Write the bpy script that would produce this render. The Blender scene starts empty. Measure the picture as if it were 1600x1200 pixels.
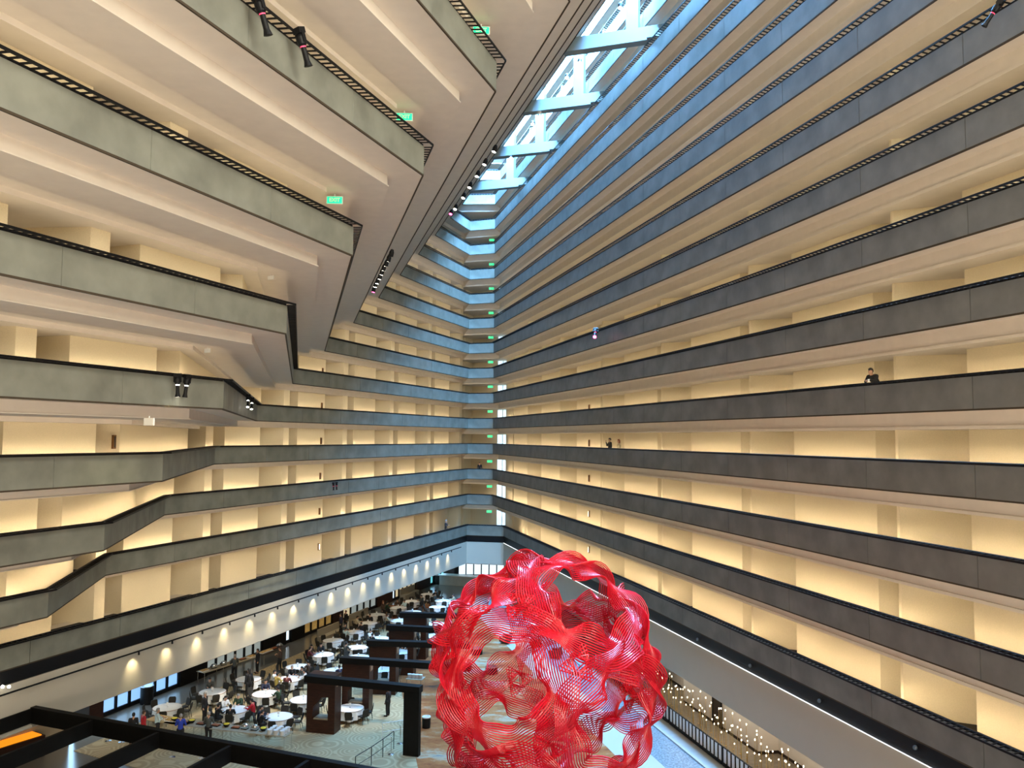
import bpy, bmesh, math, random
from mathutils import Vector, Matrix
random.seed(7)
S = bpy.context.scene
COL = S.collection
PI = math.pi
# ------------------------------------------------------------------ camera calibration (metres; z = 0 is the lobby floor)
F_PX, PITCH, ROLL = 1288.62, 0.0650012, 0.0079307
EYE = 17.2
H = 2.9
PH_R, O_R = -0.2503411, 21.3427
PH_L, O_L = 0.3282512, -35.5619
nR = Vector((math.cos(PH_R), -math.sin(PH_R))); dR = Vector((math.sin(PH_R), math.cos(PH_R)))
nL = Vector((math.cos(PH_L), -math.sin(PH_L))); dL = Vector((math.sin(PH_L), math.cos(PH_L)))
fw = Vector((0, math.cos(PITCH), math.sin(PITCH))); up0 = Vector((0, -math.sin(PITCH), math.cos(PITCH))); r0 = Vector((1, 0, 0))
cr = r0*math.cos(ROLL) + up0*math.sin(ROLL); cu = -r0*math.sin(ROLL) + up0*math.cos(ROLL)
def ray(x, y): return fw + cr*((x-800)/F_PX) + cu*((600-y)/F_PX)
def at(x, y, z):
    d = ray(x, y); return Vector((0, 0, EYE)) + d*((z-EYE)/d.z)
def on(x, y, n, o):
    d = ray(x, y); return Vector((0, 0, EYE)) + d*(o/(d.x*n.x + d.y*n.y))
def P(k): return 16.5265 + H*k          # top of the rail of level k
def tR(p): return p.x*dR.x + p.y*dR.y
def tL(p): return p.x*dL.x + p.y*dL.y
def pR(o, t): v = nR*o + dR*t; return Vector((v.x, v.y))
def pL(o, t): v = nL*o + dL*t; return Vector((v.x, v.y))
def meet(a, oa, b, ob):
    det = a.x*b.y - a.y*b.x
    return Vector(((oa*b.y - a.y*ob)/det, (a.x*ob - oa*b.x)/det))
# ------------------------------------------------------------------ materials
M = {}
def mat(name, col, rough=.6, metal=0., var=0., scale=4., bump=0., emit=None, es=0., col2=None, stretch=None, spec=.5, coat=0.):
    m = bpy.data.materials.new(name); m.use_nodes = True; M[name] = m
    nt = m.node_tree; b = nt.nodes['Principled BSDF']
    b.inputs['Base Color'].default_value = (*col, 1); b.inputs['Roughness'].default_value = rough
    b.inputs['Metallic'].default_value = metal; b.inputs['Specular IOR Level'].default_value = spec
    b.inputs['Coat Weight'].default_value = coat
    if emit: b.inputs['Emission Color'].default_value = (*emit, 1); b.inputs['Emission Strength'].default_value = es
    if var or bump or col2:
        tc = nt.nodes.new('ShaderNodeTexCoord'); mp = nt.nodes.new('ShaderNodeMapping')
        nt.links.new(tc.outputs['Object'], mp.inputs[0])
        if stretch: mp.inputs['Scale'].default_value = stretch
        no = nt.nodes.new('ShaderNodeTexNoise'); no.inputs['Scale'].default_value = scale; no.inputs['Detail'].default_value = 5
        nt.links.new(mp.outputs[0], no.inputs['Vector'])
        rp = nt.nodes.new('ShaderNodeValToRGB'); rp.color_ramp.elements[0].position = .3; rp.color_ramp.elements[1].position = .7
        c2 = col2 or tuple(min(1, c*(1+var)) for c in col); c1 = col if col2 else tuple(c*(1-var) for c in col)
        rp.color_ramp.elements[0].color = (*c1, 1); rp.color_ramp.elements[1].color = (*c2, 1)
        nt.links.new(no.outputs[0], rp.inputs[0]); nt.links.new(rp.outputs[0], b.inputs['Base Color'])
        if bump:
            bn = nt.nodes.new('ShaderNodeBump'); bn.inputs['Strength'].default_value = bump; bn.inputs['Distance'].default_value = .02
            nt.links.new(no.outputs[0], bn.inputs['Height']); nt.links.new(bn.outputs[0], b.inputs['Normal'])
    return m
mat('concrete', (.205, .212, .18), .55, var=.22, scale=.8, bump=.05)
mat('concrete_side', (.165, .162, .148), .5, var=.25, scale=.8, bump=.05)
mat('plaster', (.76, .69, .60), .85, var=.03, scale=2)
mat('wallpaper', (.77, .67, .48), .85, var=.05, scale=30, bump=.1)
mat('black', (.004, .004, .005), .5, spec=.25)
mat('blackwood', (.004, .0035, .003), .6, var=.3, scale=3, spec=.2)
mat('reveal', (.05, .035, .02), .8)
mat('darkcarpet', (.018, .016, .015), .95)
mat('fascia', (.50, .46, .38), .7, var=.02, scale=1)
mat('walnut', (.034, .011, .005), .45, spec=.3, var=.45, scale=2.2, stretch=(1, 1, 9))
mat('walnut_light', (.35, .21, .12), .5)
mat('doorwood', (.20, .09, .025), .45, var=.3, scale=3, stretch=(4, 4, .6))
mat('steelbeam', (.22, .25, .24), .5)
mat('cloth', (.86, .85, .82), .8, var=.03, scale=8)
mat('chairfabric', (.022, .019, .014), .8, var=.25, scale=20)
mat('chairmetal', (.02, .018, .016), .35, metal=.6)
mat('chrome', (.75, .76, .78), .2, metal=1)
mat('gold', (.75, .50, .16), .3, metal=1)
mat('skin', (.50, .28, .18), .6); mat('skin_dark', (.13, .06, .035), .6)
mat('hair_black', (.008, .006, .005), .6); mat('hair_brown', (.06, .03, .015), .6); mat('hair_grey', (.30, .28, .26), .7); mat('hair_red', (.22, .06, .02), .6)
mat('c_black', (.008, .008, .010), .8); mat('c_white', (.75, .75, .74), .8); mat('c_blue', (.02, .05, .40), .7); mat('c_red', (.45, .01, .02), .7)
mat('c_maroon', (.12, .02, .02), .8); mat('c_grey', (.06, .065, .06), .8); mat('c_green', (.02, .05, .025), .8); mat('c_yellow', (.5, .36, .08), .8)
mat('c_navy', (.015, .02, .05), .8); mat('c_beige', (.5, .42, .28), .8); mat('c_pale', (.55, .7, .72), .8); mat('c_brown', (.07, .04, .025), .8)
mat('yellowfood', (.75, .55, .03), .6, var=.3, scale=60); mat('food', (.30, .09, .03), .6, var=.6, scale=50)
mat('bread', (.55, .36, .14), .7, var=.3, scale=40); mat('porcelain', (.85, .85, .83), .25)
mat('linen_tan', (.33, .28, .20), .9); mat('pink', (.8, .12, .2), .6)
mat('granite', (.05, .07, .08), .35, col2=(.30, .36, .40), scale=9); mat('stone', (.40, .41, .38), .4, var=.06, scale=3); mat('cream', (.42, .38, .30), .5)
mat('woodslat', (.22, .18, .13), .5, var=.2, scale=4, stretch=(1, 1, 1)); mat('skirting', (.03, .018, .012), .5)
mat('redmetal', (.66, .006, .022), .36, metal=.0, coat=.25)
mat('red_inner', (.50, .006, .02), .4)
mat('exitgreen', (.0, .35, .12), .5, emit=(.0, .9, .35), es=1.4); mat('exitwhite', (.7, .7, .66), .5)
mat('lens', (1, 1, 1), .3, emit=(1, .95, .8), es=25); mat('lens_pink', (1, .2, .4), .3, emit=(1, .08, .3), es=12); mat('lens_red', (.8, .1, .2), .3, emit=(1, .02, .1), es=1.5)
mat('bulb', (1, .9, .7), .3, emit=(1, .86, .60), es=5); mat('sconce_lit', (1, .9, .7), .3, emit=(1, .88, .62), es=3.0); mat('ledline', (1, 1, 1), .3, emit=(.9, .95, 1), es=3)
mat('win_blue', (.4, .6, .9), .1, emit=(.28, .58, 1.0), es=.95); mat('win_white', (.8, .85, .9), .1, emit=(.72, .88, 1.0), es=1.25)
mat('win_cyan', (.2, .7, .8), .1, emit=(.20, .80, .90), es=.8); mat('win_dim', (.5, .55, .55), .1, emit=(.55, .66, .66), es=.35); mat('win_warm', (.8, .7, .5), .1, emit=(.95, .78, .48), es=.55)
mat('win_end', (.7, .85, 1), .1, emit=(.55, .80, 1.0), es=1.4)
mat('orange_top', (1, .35, .02), .4, emit=(1, .30, .01), es=1.0)
mat('display_gold', (.5, .35, .1), .3, col2=(.15, .05, .02), scale=2.0, emit=(.8, .5, .15), es=.25)
mat('planterglass', (.08, .10, .12), .1)
# floors ------------------------------------------------------------
def floor_mat(name, build):
    m = bpy.data.materials.new(name); m.use_nodes = True; M[name] = m; build(m.node_tree, m.node_tree.nodes['Principled BSDF'])
def N(nt, t, **kw):
    n = nt.nodes.new(t)
    for k, v in kw.items():
        if k in n.inputs: n.inputs[k].default_value = v
        else: setattr(n, k, v)
    return n
def ramp(nt, stops):
    r = nt.nodes.new('ShaderNodeValToRGB'); e = r.color_ramp.elements
    e[0].position, e[0].color = stops[0][0], (*stops[0][1], 1); e[1].position, e[1].color = stops[-1][0], (*stops[-1][1], 1)
    for p_, c in stops[1:-1]:
        x = e.new(p_); x.color = (*c, 1)
    return r
def b_tan(nt, b):      # tan carpet woven with concentric arcs
    tc = N(nt, 'ShaderNodeTexCoord'); vo = N(nt, 'ShaderNodeTexVoronoi', Scale=.55)
    nt.links.new(tc.outputs['Object'], vo.inputs['Vector'])
    mu = N(nt, 'ShaderNodeMath', operation='MULTIPLY'); mu.inputs[1].default_value = 55; nt.links.new(vo.outputs['Distance'], mu.inputs[0])
    si = N(nt, 'ShaderNodeMath', operation='SINE'); nt.links.new(mu.outputs[0], si.inputs[0])
    r = ramp(nt, [(0, (.34, .26, .14)), (.35, (.43, .34, .19)), (1, (.45, .355, .205))]); nt.links.new(si.outputs[0], r.inputs[0])
    nt.links.new(r.outputs[0], b.inputs['Base Color']); b.inputs['Roughness'].default_value = .9
floor_mat('tancarpet', b_tan)
def b_orange(nt, b):
    tc = N(nt, 'ShaderNodeTexCoord'); mp = N(nt, 'ShaderNodeMapping'); mp.inputs['Rotation'].default_value = (0, 0, .25); mp.inputs['Scale'].default_value = (.16, .34, 1)
    nt.links.new(tc.outputs['Object'], mp.inputs[0])
    n1 = N(nt, 'ShaderNodeTexNoise', Scale=1.3, Detail=9, Roughness=.72); nt.links.new(mp.outputs[0], n1.inputs['Vector'])
    r = ramp(nt, [(.32, (.04, .018, .008)), (.44, (.24, .065, .012)), (.53, (.34, .12, .03)), (.60, (.36, .27, .17)), (.68, (.17, .155, .14)), (.8, (.28, .26, .22))])
    nt.links.new(n1.outputs[0], r.inputs[0]); nt.links.new(r.outputs[0], b.inputs['Base Color']); b.inputs['Roughness'].default_value = .95
floor_mat('orangecarpet', b_orange)
def b_pol(nt, b):
    n1 = N(nt, 'ShaderNodeTexNoise', Scale=1.2, Detail=6); r = ramp(nt, [(.3, (.16, .155, .14)), (.7, (.24, .23, .21))])
    nt.links.new(n1.outputs[0], r.inputs[0]); nt.links.new(r.outputs[0], b.inputs['Base Color']); b.inputs['Roughness'].default_value = .18
floor_mat('polished', b_pol)
# ------------------------------------------------------------------ object helpers
def obj(name, me, m=None, parent=None, kind=None, smooth=False):
    if isinstance(me, bmesh.types.BMesh):
        bm = me; me = bpy.data.meshes.new(name); bm.normal_update(); bm.to_mesh(me); bm.free()
    o = bpy.data.objects.new(name, me); COL.objects.link(o)
    if m and not me.materials: me.materials.append(M[m] if isinstance(m, str) else m)
    if parent: o.parent = parent
    if kind: o['kind'] = kind
    if smooth: me.shade_smooth()
    return o
def tag(o, label, cat, group=None):
    o['label'] = label; o['category'] = cat
    if group: o['group'] = group
    return o
def thing(name, label, cat, loc=(0, 0, 0), rz=0, group=None):
    o = bpy.data.objects.new(name, None); COL.objects.link(o); o.location = loc; o.rotation_euler = (0, 0, rz)
    return tag(o, label, cat, group)
def dup(root, loc=None, rz=None, label=None, group=None):
    r = root.copy(); COL.objects.link(r)
    if loc is not None: r.location = loc
    if rz is not None: r.rotation_euler = (0, 0, rz)
    if label: r['label'] = label
    if group: r['group'] = group
    for ch in list(root.children):
        c = ch.copy(); COL.objects.link(c); c.parent = r
        for g in ch.children:
            d = g.copy(); COL.objects.link(d); d.parent = c
    return r
def box(bm, c, s, rz=0., rx=0., ry=0.):
    mt = Matrix.Translation(c) @ Matrix.Rotation(rz, 4, 'Z') @ Matrix.Rotation(ry, 4, 'Y') @ Matrix.Rotation(rx, 4, 'X') @ Matrix.Diagonal((s[0], s[1], s[2], 1))
    bmesh.ops.create_cube(bm, size=1, matrix=mt)
def hexa(bm, ps):          # 8 points: bottom 4, top 4
    v = [bm.verts.new(p) for p in ps]
    for f in ((3, 2, 1, 0), (4, 5, 6, 7), (0, 1, 5, 4), (1, 2, 6, 5), (2, 3, 7, 6), (3, 0, 4, 7)): bm.faces.new([v[i] for i in f])
def cyl(bm, a, b, r1, r2=None, n=10, caps=True):
    a, b = Vector(a), Vector(b); d = b-a; L = d.length
    if L < 1e-6: return
    q = d.to_track_quat('Z', 'Y').to_matrix().to_4x4()
    bmesh.ops.create_cone(bm, cap_ends=caps, segments=n, radius1=r1, radius2=r1 if r2 is None else r2, depth=L, matrix=Matrix.Translation((a+b)/2) @ q)
def ball(bm, c, r, sx=1, sy=1, sz=1, n=10):
    bmesh.ops.create_uvsphere(bm, u_segments=n, v_segments=max(6, n*2//3), radius=r, matrix=Matrix.Translation(c) @ Matrix.Diagonal((sx, sy, sz, 1)))
def tube(bm, pts, r, closed=False, n=4, flat=1.):
    k = len(pts); rings = []; prev = None
    for i, p in enumerate(pts):
        a = pts[(i-1) % k] if closed or i > 0 else p; b = pts[(i+1) % k] if closed or i < k-1 else p
        t = (b-a).normalized()
        if prev is None: prev = t.orthogonal().normalized()
        u = (prev - t*prev.dot(t)).normalized(); prev = u; w = t.cross(u)
        rings.append([bm.verts.new(p + (u*math.cos(2*PI*j/n) + w*math.sin(2*PI*j/n)*flat)*r) for j in range(n)])
    for i in range(k if closed else k-1):
        A, B = rings[i], rings[(i+1) % k]
        for j in range(n): bm.faces.new((A[j], A[(j+1) % n], B[(j+1) % n], B[j]))
    if not closed:
        bm.faces.new(rings[0][::-1]); bm.faces.new(rings[-1])
def lathe(bm, prof, n=20, c=(0, 0, 0)):
    rings = [[bm.verts.new((c[0]+r*math.cos(2*PI*j/n), c[1]+r*math.sin(2*PI*j/n), c[2]+z)) for j in range(n)] for r, z in prof]
    for A, B in zip(rings, rings[1:]):
        for j in range(n): bm.faces.new((A[j], A[(j+1) % n], B[(j+1) % n], B[j]))
    bm.faces.new(rings[0][::-1]); bm.faces.new(rings[-1])
# ---- offset a path to its right-hand side (the building side) ----
def offs(path, i, s):
    def nrm(a, b):
        d = (b-a).normalized(); return Vector((d.y, -d.x))
    k = len(path)
    if i == 0: return path[0] + nrm(path[0], path[1])*s
    if i == k-1: return path[-1] + nrm(path[-2], path[-1])*s
    n1, n2 = nrm(path[i-1], path[i]), nrm(path[i], path[i+1]); m = n1+n2
    return path[i] + m*(s*2/m.dot(m))
def sweep(bm, path, prof, i0=0, i1=None, cap=True):
    i1 = len(path)-1 if i1 is None else i1
    rings = []
    for i in range(i0, i1+1):
        rings.append([bm.verts.new((*offs(path, i, s), z)) for s, z in prof])
    n = len(prof)
    for A, B in zip(rings, rings[1:]):
        for j in range(n): bm.faces.new((A[j], A[(j+1) % n], B[(j+1) % n], B[j]))
    if cap: bm.faces.new(rings[0][::-1]); bm.faces.new(rings[-1])
def seg_pts(path, i, s):      # offset segment end points
    return offs(path, i, s), offs(path, i+1, s)
def panels(bm, path, i0, i1, s0, s1, z0, z1, L=5.4, gap=.03):
    for i in range(i0, i1):
        a0, b0 = seg_pts(path, i, s0); a1, b1 = seg_pts(path, i, s1); n = max(1, round((b0-a0).length/L)); g = gap/max(.1, (b0-a0).length)/2
        for j in range(n):
            u, v = j/n + (g if j else 0), (j+1)/n - (g if j < n-1 else 0)
            q = [a0.lerp(b0, u), a0.lerp(b0, v), a1.lerp(b1, v), a1.lerp(b1, u)]
            hexa(bm, [(p.x, p.y, z0) for p in q] + [(p.x, p.y, z1) for p in q])
def bars(bm, path, i0, i1, s0, s1, z0, z1, step=.27, w=.05):
    for i in range(i0, i1):
        a0, b0 = seg_pts(path, i, s0); a1, b1 = seg_pts(path, i, s1); L = (b0-a0).length; n = max(2, int(L/step)); g = w/2/L
        for j in range(1, n):
            u, v = j/n-g, j/n+g
            q = [a0.lerp(b0, u), a0.lerp(b0, v), a1.lerp(b1, v), a1.lerp(b1, u)]
            hexa(bm, [(p.x, p.y, z0) for p in q] + [(p.x, p.y, z1) for p in q])
def wallstrip(bm, pts, z0, z1, back=None):
    v0 = [bm.verts.new((p.x, p.y, z0)) for p in pts]; v1 = [bm.verts.new((p.x, p.y, z1)) for p in pts]
    for i in range(len(pts)-1): bm.faces.new((v0[i], v0[i+1], v1[i+1], v1[i]))
# ------------------------------------------------------------------ lights
def area(loc, direc, sx, sy, power, col, name='lamp', roll_dir=None, spread=PI):
    l = bpy.data.lights.new(name, 'AREA'); l.shape = 'RECTANGLE'; l.size = sx; l.size_y = sy; l.energy = power; l.color = col; l.spread = spread
    o = bpy.data.objects.new(name, l); COL.objects.link(o); o.location = loc
    z = -Vector(direc).normalized(); x = Vector(roll_dir).normalized() if roll_dir else z.orthogonal().normalized()
    x = (x - z*x.dot(z)).normalized(); y = z.cross(x); o.rotation_euler = Matrix((x, y, z)).transposed().to_euler(); return o
def spot(loc, target, power, col, ang=40, blend=.6, r=.06):
    l = bpy.data.lights.new('spot', 'SPOT'); l.energy = power; l.color = col; l.spot_size = math.radians(ang); l.spot_blend = blend; l.shadow_soft_size = r
    o = bpy.data.objects.new('spot', l); COL.objects.link(o); o.location = loc
    o.rotation_euler = (Vector(target)-Vector(loc)).to_track_quat('-Z', 'Y').to_euler(); return o
WARM = (1, .80, .53)
# ================================================================== BALCONIES
KS = list(range(-3, 13))
NAME_K = {-3: 'lowest', -2: 'second lowest', -1: 'third lowest', 0: 'fourth lowest', 1: 'fifth lowest', 2: 'sixth lowest', 3: 'seventh lowest', 4: 'eighth lowest',
          5: 'ninth lowest', 6: 'tenth lowest', 7: 'eleventh lowest', 8: 'twelfth lowest', 9: 'fourth from the top', 10: 'third from the top', 11: 'second from the top', 12: 'topmost'}
WRn = {2: -.61, 3: 1.77, 4: 4.23, 5: 6.65, 6: 8.96, 7: 11.16, 8: 13.36, 9: 15.58, 10: 17.73, 11: 17.9, 12: 17.9}
def wing_nR(k): return WRn.get(k, -2.98 + 2.37*(k-1))
def wing_nL(k): return -21.3 + 2.8*(k-1) if k < 11 else -21.3 + 2.8*9.2
CHL = on(731, 700, nL, O_L).xy; CHR = on(770, 700, nR, O_R).xy
def path_of(k):
    o = {11: 21.9, 12: 22.1}.get(k, O_R)
    a = pR(o, 1.0)
    if k == -3: return [a, on(788, 700, nR, o).xy, on(731, 700, nL, -33.5).xy, pL(-33.5, 8.0)]
    else: b = CHR + nR*(o-O_R)
    p = [a, b, CHL.copy()]
    D = meet(nR, wing_nR(k), nL, O_L); C = meet(nR, wing_nR(k), nL, wing_nL(k))
    if k >= 10: p = [a, b, pR(wing_nR(k), 93.2 if k == 10 else 93.0)]
    else: p.append(D)
    p.append(C)
    end = pL(wing_nL(k), -4 if k < 5 else tL(Vector((C.x, C.y)))-34)
    p.append(end)
    return p
PATHS = {k: path_of(k) for k in KS}
WR = (('right', 0, 1), ('end', 1, 2), ('left', 2, None))
LBL = {'right': 'concrete balcony running along the right hand wall, {} of the stack',
       'end': 'short concrete balcony across the far end corner, {} of the stack',
       'left': 'concrete balcony stepping along the left hand side, {} of the stack'}
for k in KS:
    path = PATHS[k]; p = P(k); zb = p-1.19; fl = p-1.07
    for side, i0, i1 in WR:
        i1 = len(path)-1 if i1 is None else i1
        mid = (path[i0]+path[i0+1])/2
        T = thing('balcony', LBL[side].format(NAME_K[k]), 'balcony', (mid.x, mid.y, fl), 0, 'balconies on the %s side' % side)
        def part(name, bm, m, sm=False):
            bmesh.ops.translate(bm, verts=bm.verts, vec=(-mid.x, -mid.y, -fl)); bmesh.ops.recalc_face_normals(bm, faces=bm.faces); return obj(name, bm, m, T, smooth=sm)
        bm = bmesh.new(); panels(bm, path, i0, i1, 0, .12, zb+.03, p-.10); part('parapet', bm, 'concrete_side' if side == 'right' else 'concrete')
        s1 = 1.3 if (side == 'left' and k > -3) else .75
        if side == 'left' and k > -3:      # the flat soffit is deeper under the stepped wing than along the far left wall
            j = 3 if k < 10 else 2
        dpt = {'right': 4.6, 'end': 5.0}.get(side, 8.5 if k > -3 else 5.0)
        bm = bmesh.new()
        top = [(.10, p-.14), (.115, p-.14), (.115, fl), (dpt, fl)]
        back = [(dpt, zb-.64), (dpt, fl), (.115, fl), (.115, p-.14), (.06, p-.14)]
        if side == 'left' and k > -3: pr = [(.06, zb), (s1, zb), (s1, zb-.38), (s1-.05, zb-.38), (s1-.05, zb-.42), (3.5, zb-.45), (3.5, zb-.62)]
        elif side == 'end': pr = [(.06, zb), (.14, zb), (1.0, zb-.5), (1.0, zb-.62)]
        else: pr = [(.06, zb), (s1, zb), (s1, zb-.5), (s1-.05, zb-.5), (s1-.05, zb-.62)]
        sweep(bm, path, pr + back, i0, i1); part('soffit', bm, 'plaster')
        bm = bmesh.new(); sweep(bm, path, [(.005, zb-.03), (.06, zb-.03), (.06, zb+.03), (.005, zb+.03)], i0, i1); part('shadow_gap', bm, 'reveal')
        bm = bmesh.new(); sweep(bm, path, [(.118, fl+.012), (.118, fl+.001), (4.2, fl+.001), (4.2, fl+.012)], i0, i1); part('carpet', bm, 'darkcarpet')
        bm = bmesh.new(); sweep(bm, path, [(.04, p-.10), (.14, p-.10), (.15, p-.02), (.13, p), (.05, p), (.03, p-.02)], i0, i1); part('handrail', bm, 'black')
        bm = bmesh.new(); bars(bm, path, i0, i1, -.30, .05, p-.055, p-.02)
        sweep(bm, path, [(-.34, p-.08), (-.30, p-.08), (-.30, p-.01), (-.34, p-.01)], i0, i1)
        part('rail_grille', bm, 'black')
        # light strip under the rail, shining across the walkway onto the room walls
        for i in range(i0, i1):
            a, b = offs(path, i, .17), offs(path, i+1, .17); L = (b-a).length; d = (b-a).normalized(); n = Vector((d.y, -d.x))
            if L < 1: continue
            m_ = max(1, round(L/11)); zt = p-.30
            for j in range(m_):
                c = a.lerp(b, (j+.5)/m_)
                if i0 >= 2 and k > 7: continue
                area((c.x, c.y, zt), (n.x, n.y, .40), L/m_*.98, .05, 44*L/m_/10 * (1.0 if side != 'end' else .6) * (1. if k < 7 else .9), WARM if k < 6 else (1, .88, .74), 'walkway_strip', (d.x, d.y, 0), spread=PI*.95)
                if k <= 3: area((c.x, c.y, zt), (n.x, n.y, -.05), L/m_*.98, .05, 37*L/m_/10 * (1.0 if side != 'end' else .6) * (1. if k < 7 else .9), WARM if k < 6 else (1, .88, .74), 'walkway_strip', (d.x, d.y, 0), spread=PI*.42)
# ================================================================== WALLS OF THE ROOMS (saw-toothed)
ROOF = P(12)+1.6
def saw_R(t0, t1):
    pat = [(0, 1.85), (0, 3.9), (.6, 3.9), (2.9, 1.25), (3.05, 1.25), (3.05, 3.5), (3.87, 3.5), (4.96, 1.85), (10.83, 1.85)]
    out = []; base = 24.6 - 3*10.83
    while base < t1:
        for t, s in pat[:-1]:
            if t0 < base+t < t1: out.append((base+t, s))
        base += 10.83
    return [(t0, 1.85)] + out + [(t1, 1.85)]
bm = bmesh.new(); wallstrip(bm, [pR(O_R+s, t) for t, s in saw_R(0.9, 90)], 5.7, ROOF); obj('wall_right', bm, 'wallpaper', kind='structure')
def saw_L(o, t0, t1, off=1.6):
    pat = [(0, 0), (3.95, 0), (3.95, 2.1), (5.9, 2.1), (6.5, -.25), (7.25, -.25), (7.25, 2.1), (8.75, 2.1), (8.75, 0)]
    out = []; base = 21.3 - 8.8*6
    while base < t1:
        for t, s in pat:
            if t0 < base+t < t1: out.append((base+t, s))
        base += 8.8
    return [pL(o-off-s, t) for t, s in [(t0, 0)] + out + [(t1, 0)]]
bm = bmesh.new(); wallstrip(bm, saw_L(O_L, 14, 92.2), 5.7, P(9)); obj('wall_left', bm, 'wallpaper', kind='structure')
# wall of the chamfered far end, set back behind the short balconies
eA, eB = pL(O_L-1.6, 92.2), pR(O_R+1.85, 90)
n_ = (CHR-CHL).normalized(); bk = Vector((-n_.y, n_.x))*3.0
bm = bmesh.new(); wallstrip(bm, [eA, eA+bk*.6, CHR+bk*1.0+n_*.2, CHR+bk*1.0+n_*1.0, eB+dR*3.4, eB], 5.7, ROOF); obj('wall_end', bm, 'wallpaper', kind='structure')
for k in range(-2, 11):
    wr, wl = wing_nR(k), wing_nL(k); c = meet(nR, wr-1.7, nL, wl-1.6); dd = meet(nR, wr-1.7, nL, O_L-1.6); tc = tL(Vector((c.x, c.y)))
    bm = bmesh.new(); pts = [dd, c] if k < 10 else [pR(wr-1.7, 95), c]
    seq = saw_L(wl, -4 if k < 5 else tc-36, tc)
    wallstrip(bm, pts + seq[::-1][1:], P(k)-1.08, P(k)+H-1.8); obj('wall_left', bm, 'wallpaper', kind='structure')
# ================================================================== ENCLOSURE AND ROOF
bm = bmesh.new()
wallstrip(bm, [Vector((-60, 112)), Vector((-60, -12)), Vector((45, -12)), Vector((45, 112)), Vector((-60, 112))], -1, ROOF+1); obj('wall_back', bm, 'wallpaper', kind='structure')
bm = bmesh.new()
def quadz(bm, ps, z): bm.faces.new([bm.verts.new((p_.x, p_.y, z)) for p_ in ps])
SK0, SK1 = 17.0, 24.2
quadz(bm, [pR(-60, -30), pR(SK0, -30), pR(SK0, 120), pR(-60, 120)], ROOF)
quadz(bm, [pR(SK1, -30), pR(60, -30), pR(60, 120), pR(SK1, 120)], ROOF)
quadz(bm, [pR(SK0, 96), pR(SK1, 96), pR(SK1, 120), pR(SK0, 120)], ROOF); quadz(bm, [pR(SK0, -30), pR(SK1, -30), pR(SK1, -2), pR(SK0, -2)], ROOF)
obj('ceiling', bm, 'plaster', kind='structure')
g = bpy.data.materials.new('skyglass'); g.use_nodes = True; M['skyglass'] = g; nt = g.node_tree; b_ = nt.nodes['Principled BSDF']
b_.inputs['Base Color'].default_value = (.05, .12, .15, 1); b_.inputs['Emission Color'].default_value = (.22, .66, .85, 1); b_.inputs['Emission Strength'].default_value = .95; b_.inputs['Roughness'].default_value = .2
for i in range(9):
    t0, t1 = -2+i*10.9, -2+(i+1)*10.9-.25
    bm = bmesh.new(); q = [pR(SK0, t0), pR(SK1, t0), pR(SK1, t1), pR(SK0, t1)]; hexa(bm, [(v.x, v.y, ROOF+.02) for v in q]+[(v.x, v.y, ROOF+.06) for v in q])
    w = obj('window_1', bm, 'skyglass', kind='structure')
    c = pR((SK0+SK1)/2, (t0+t1)/2); area((c.x, c.y, ROOF-.05), (0, 0, -1), 10.5, SK1-SK0, 5000 if i < 3 else 62000, (.8, .92, 1) if i < 3 else (.20, .52, 1.0), 'daylight', (dR.x, dR.y, 0))
area((14, -9, 36), (-.62, 1, .12), 26, 20, 11500, (1, .95, .80), 'daylight', (1, .6, 0), spread=PI*.6)
area((4, -6, 5.5), (-.1, .62, 1), 34, 10, 11000, (1, .84, .66), 'soffit_fill', (1, 0, 0))  # unseen uplight added low behind the camera to brighten the soffits
# skylight frames: crossbeam between the wing and the right side with an upright post
for i, t in enumerate([26.6, 37.4, 48.15, 58.8, 69.6, 80.4]):
    a = pR(21.2, t); e = Vector((-nL.x, -nL.y)); L = 5.6; z0 = 42.85; z1 = 43.75
    T = thing('skylight_frame', ['pale beam and post in the skylight gap, %s' % s for s in ('nearest, above the view', 'second, above the view', 'nearest one in view, at the top edge', 'second one in view from the top', 'third one in view from the top', 'farthest and smallest')][i], 'beam', (a.x, a.y, z0), 0, 'skylight frames')
    w = Vector((e.y, -e.x))*.35
    bm = bmesh.new(); q = [a-w, a+w, a+e*L+w, a+e*L-w]; hexa(bm, [(v.x-a.x, v.y-a.y, 0) for v in q]+[(v.x-a.x, v.y-a.y, z1-z0) for v in q]); bmesh.ops.recalc_face_normals(bm, faces=bm.faces); obj('crossbeam', bm, 'steelbeam', T)
    bm = bmesh.new(); s_, u_ = a+e*.55, a+e*1.35; q = [s_-w, s_+w, u_+w, u_-w]
    hexa(bm, [(v.x-a.x, v.y-a.y, z1-z0) for v in q]+[(v.x-a.x, v.y-a.y, ROOF-z0) for v in q]); bmesh.ops.recalc_face_normals(bm, faces=bm.faces); obj('post', bm, 'steelbeam', T)
    bm = bmesh.new(); c = a-e*.4; q = [a-w, a+w, a-e*1.4+w, a-e*1.4-w]; hexa(bm, [(v.x-a.x, v.y-a.y, .15) for v in q]+[(v.x-a.x, v.y-a.y, .9) for v in q]); bmesh.ops.recalc_face_normals(bm, faces=bm.faces); obj('bracket', bm, 'steelbeam', T)
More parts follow.
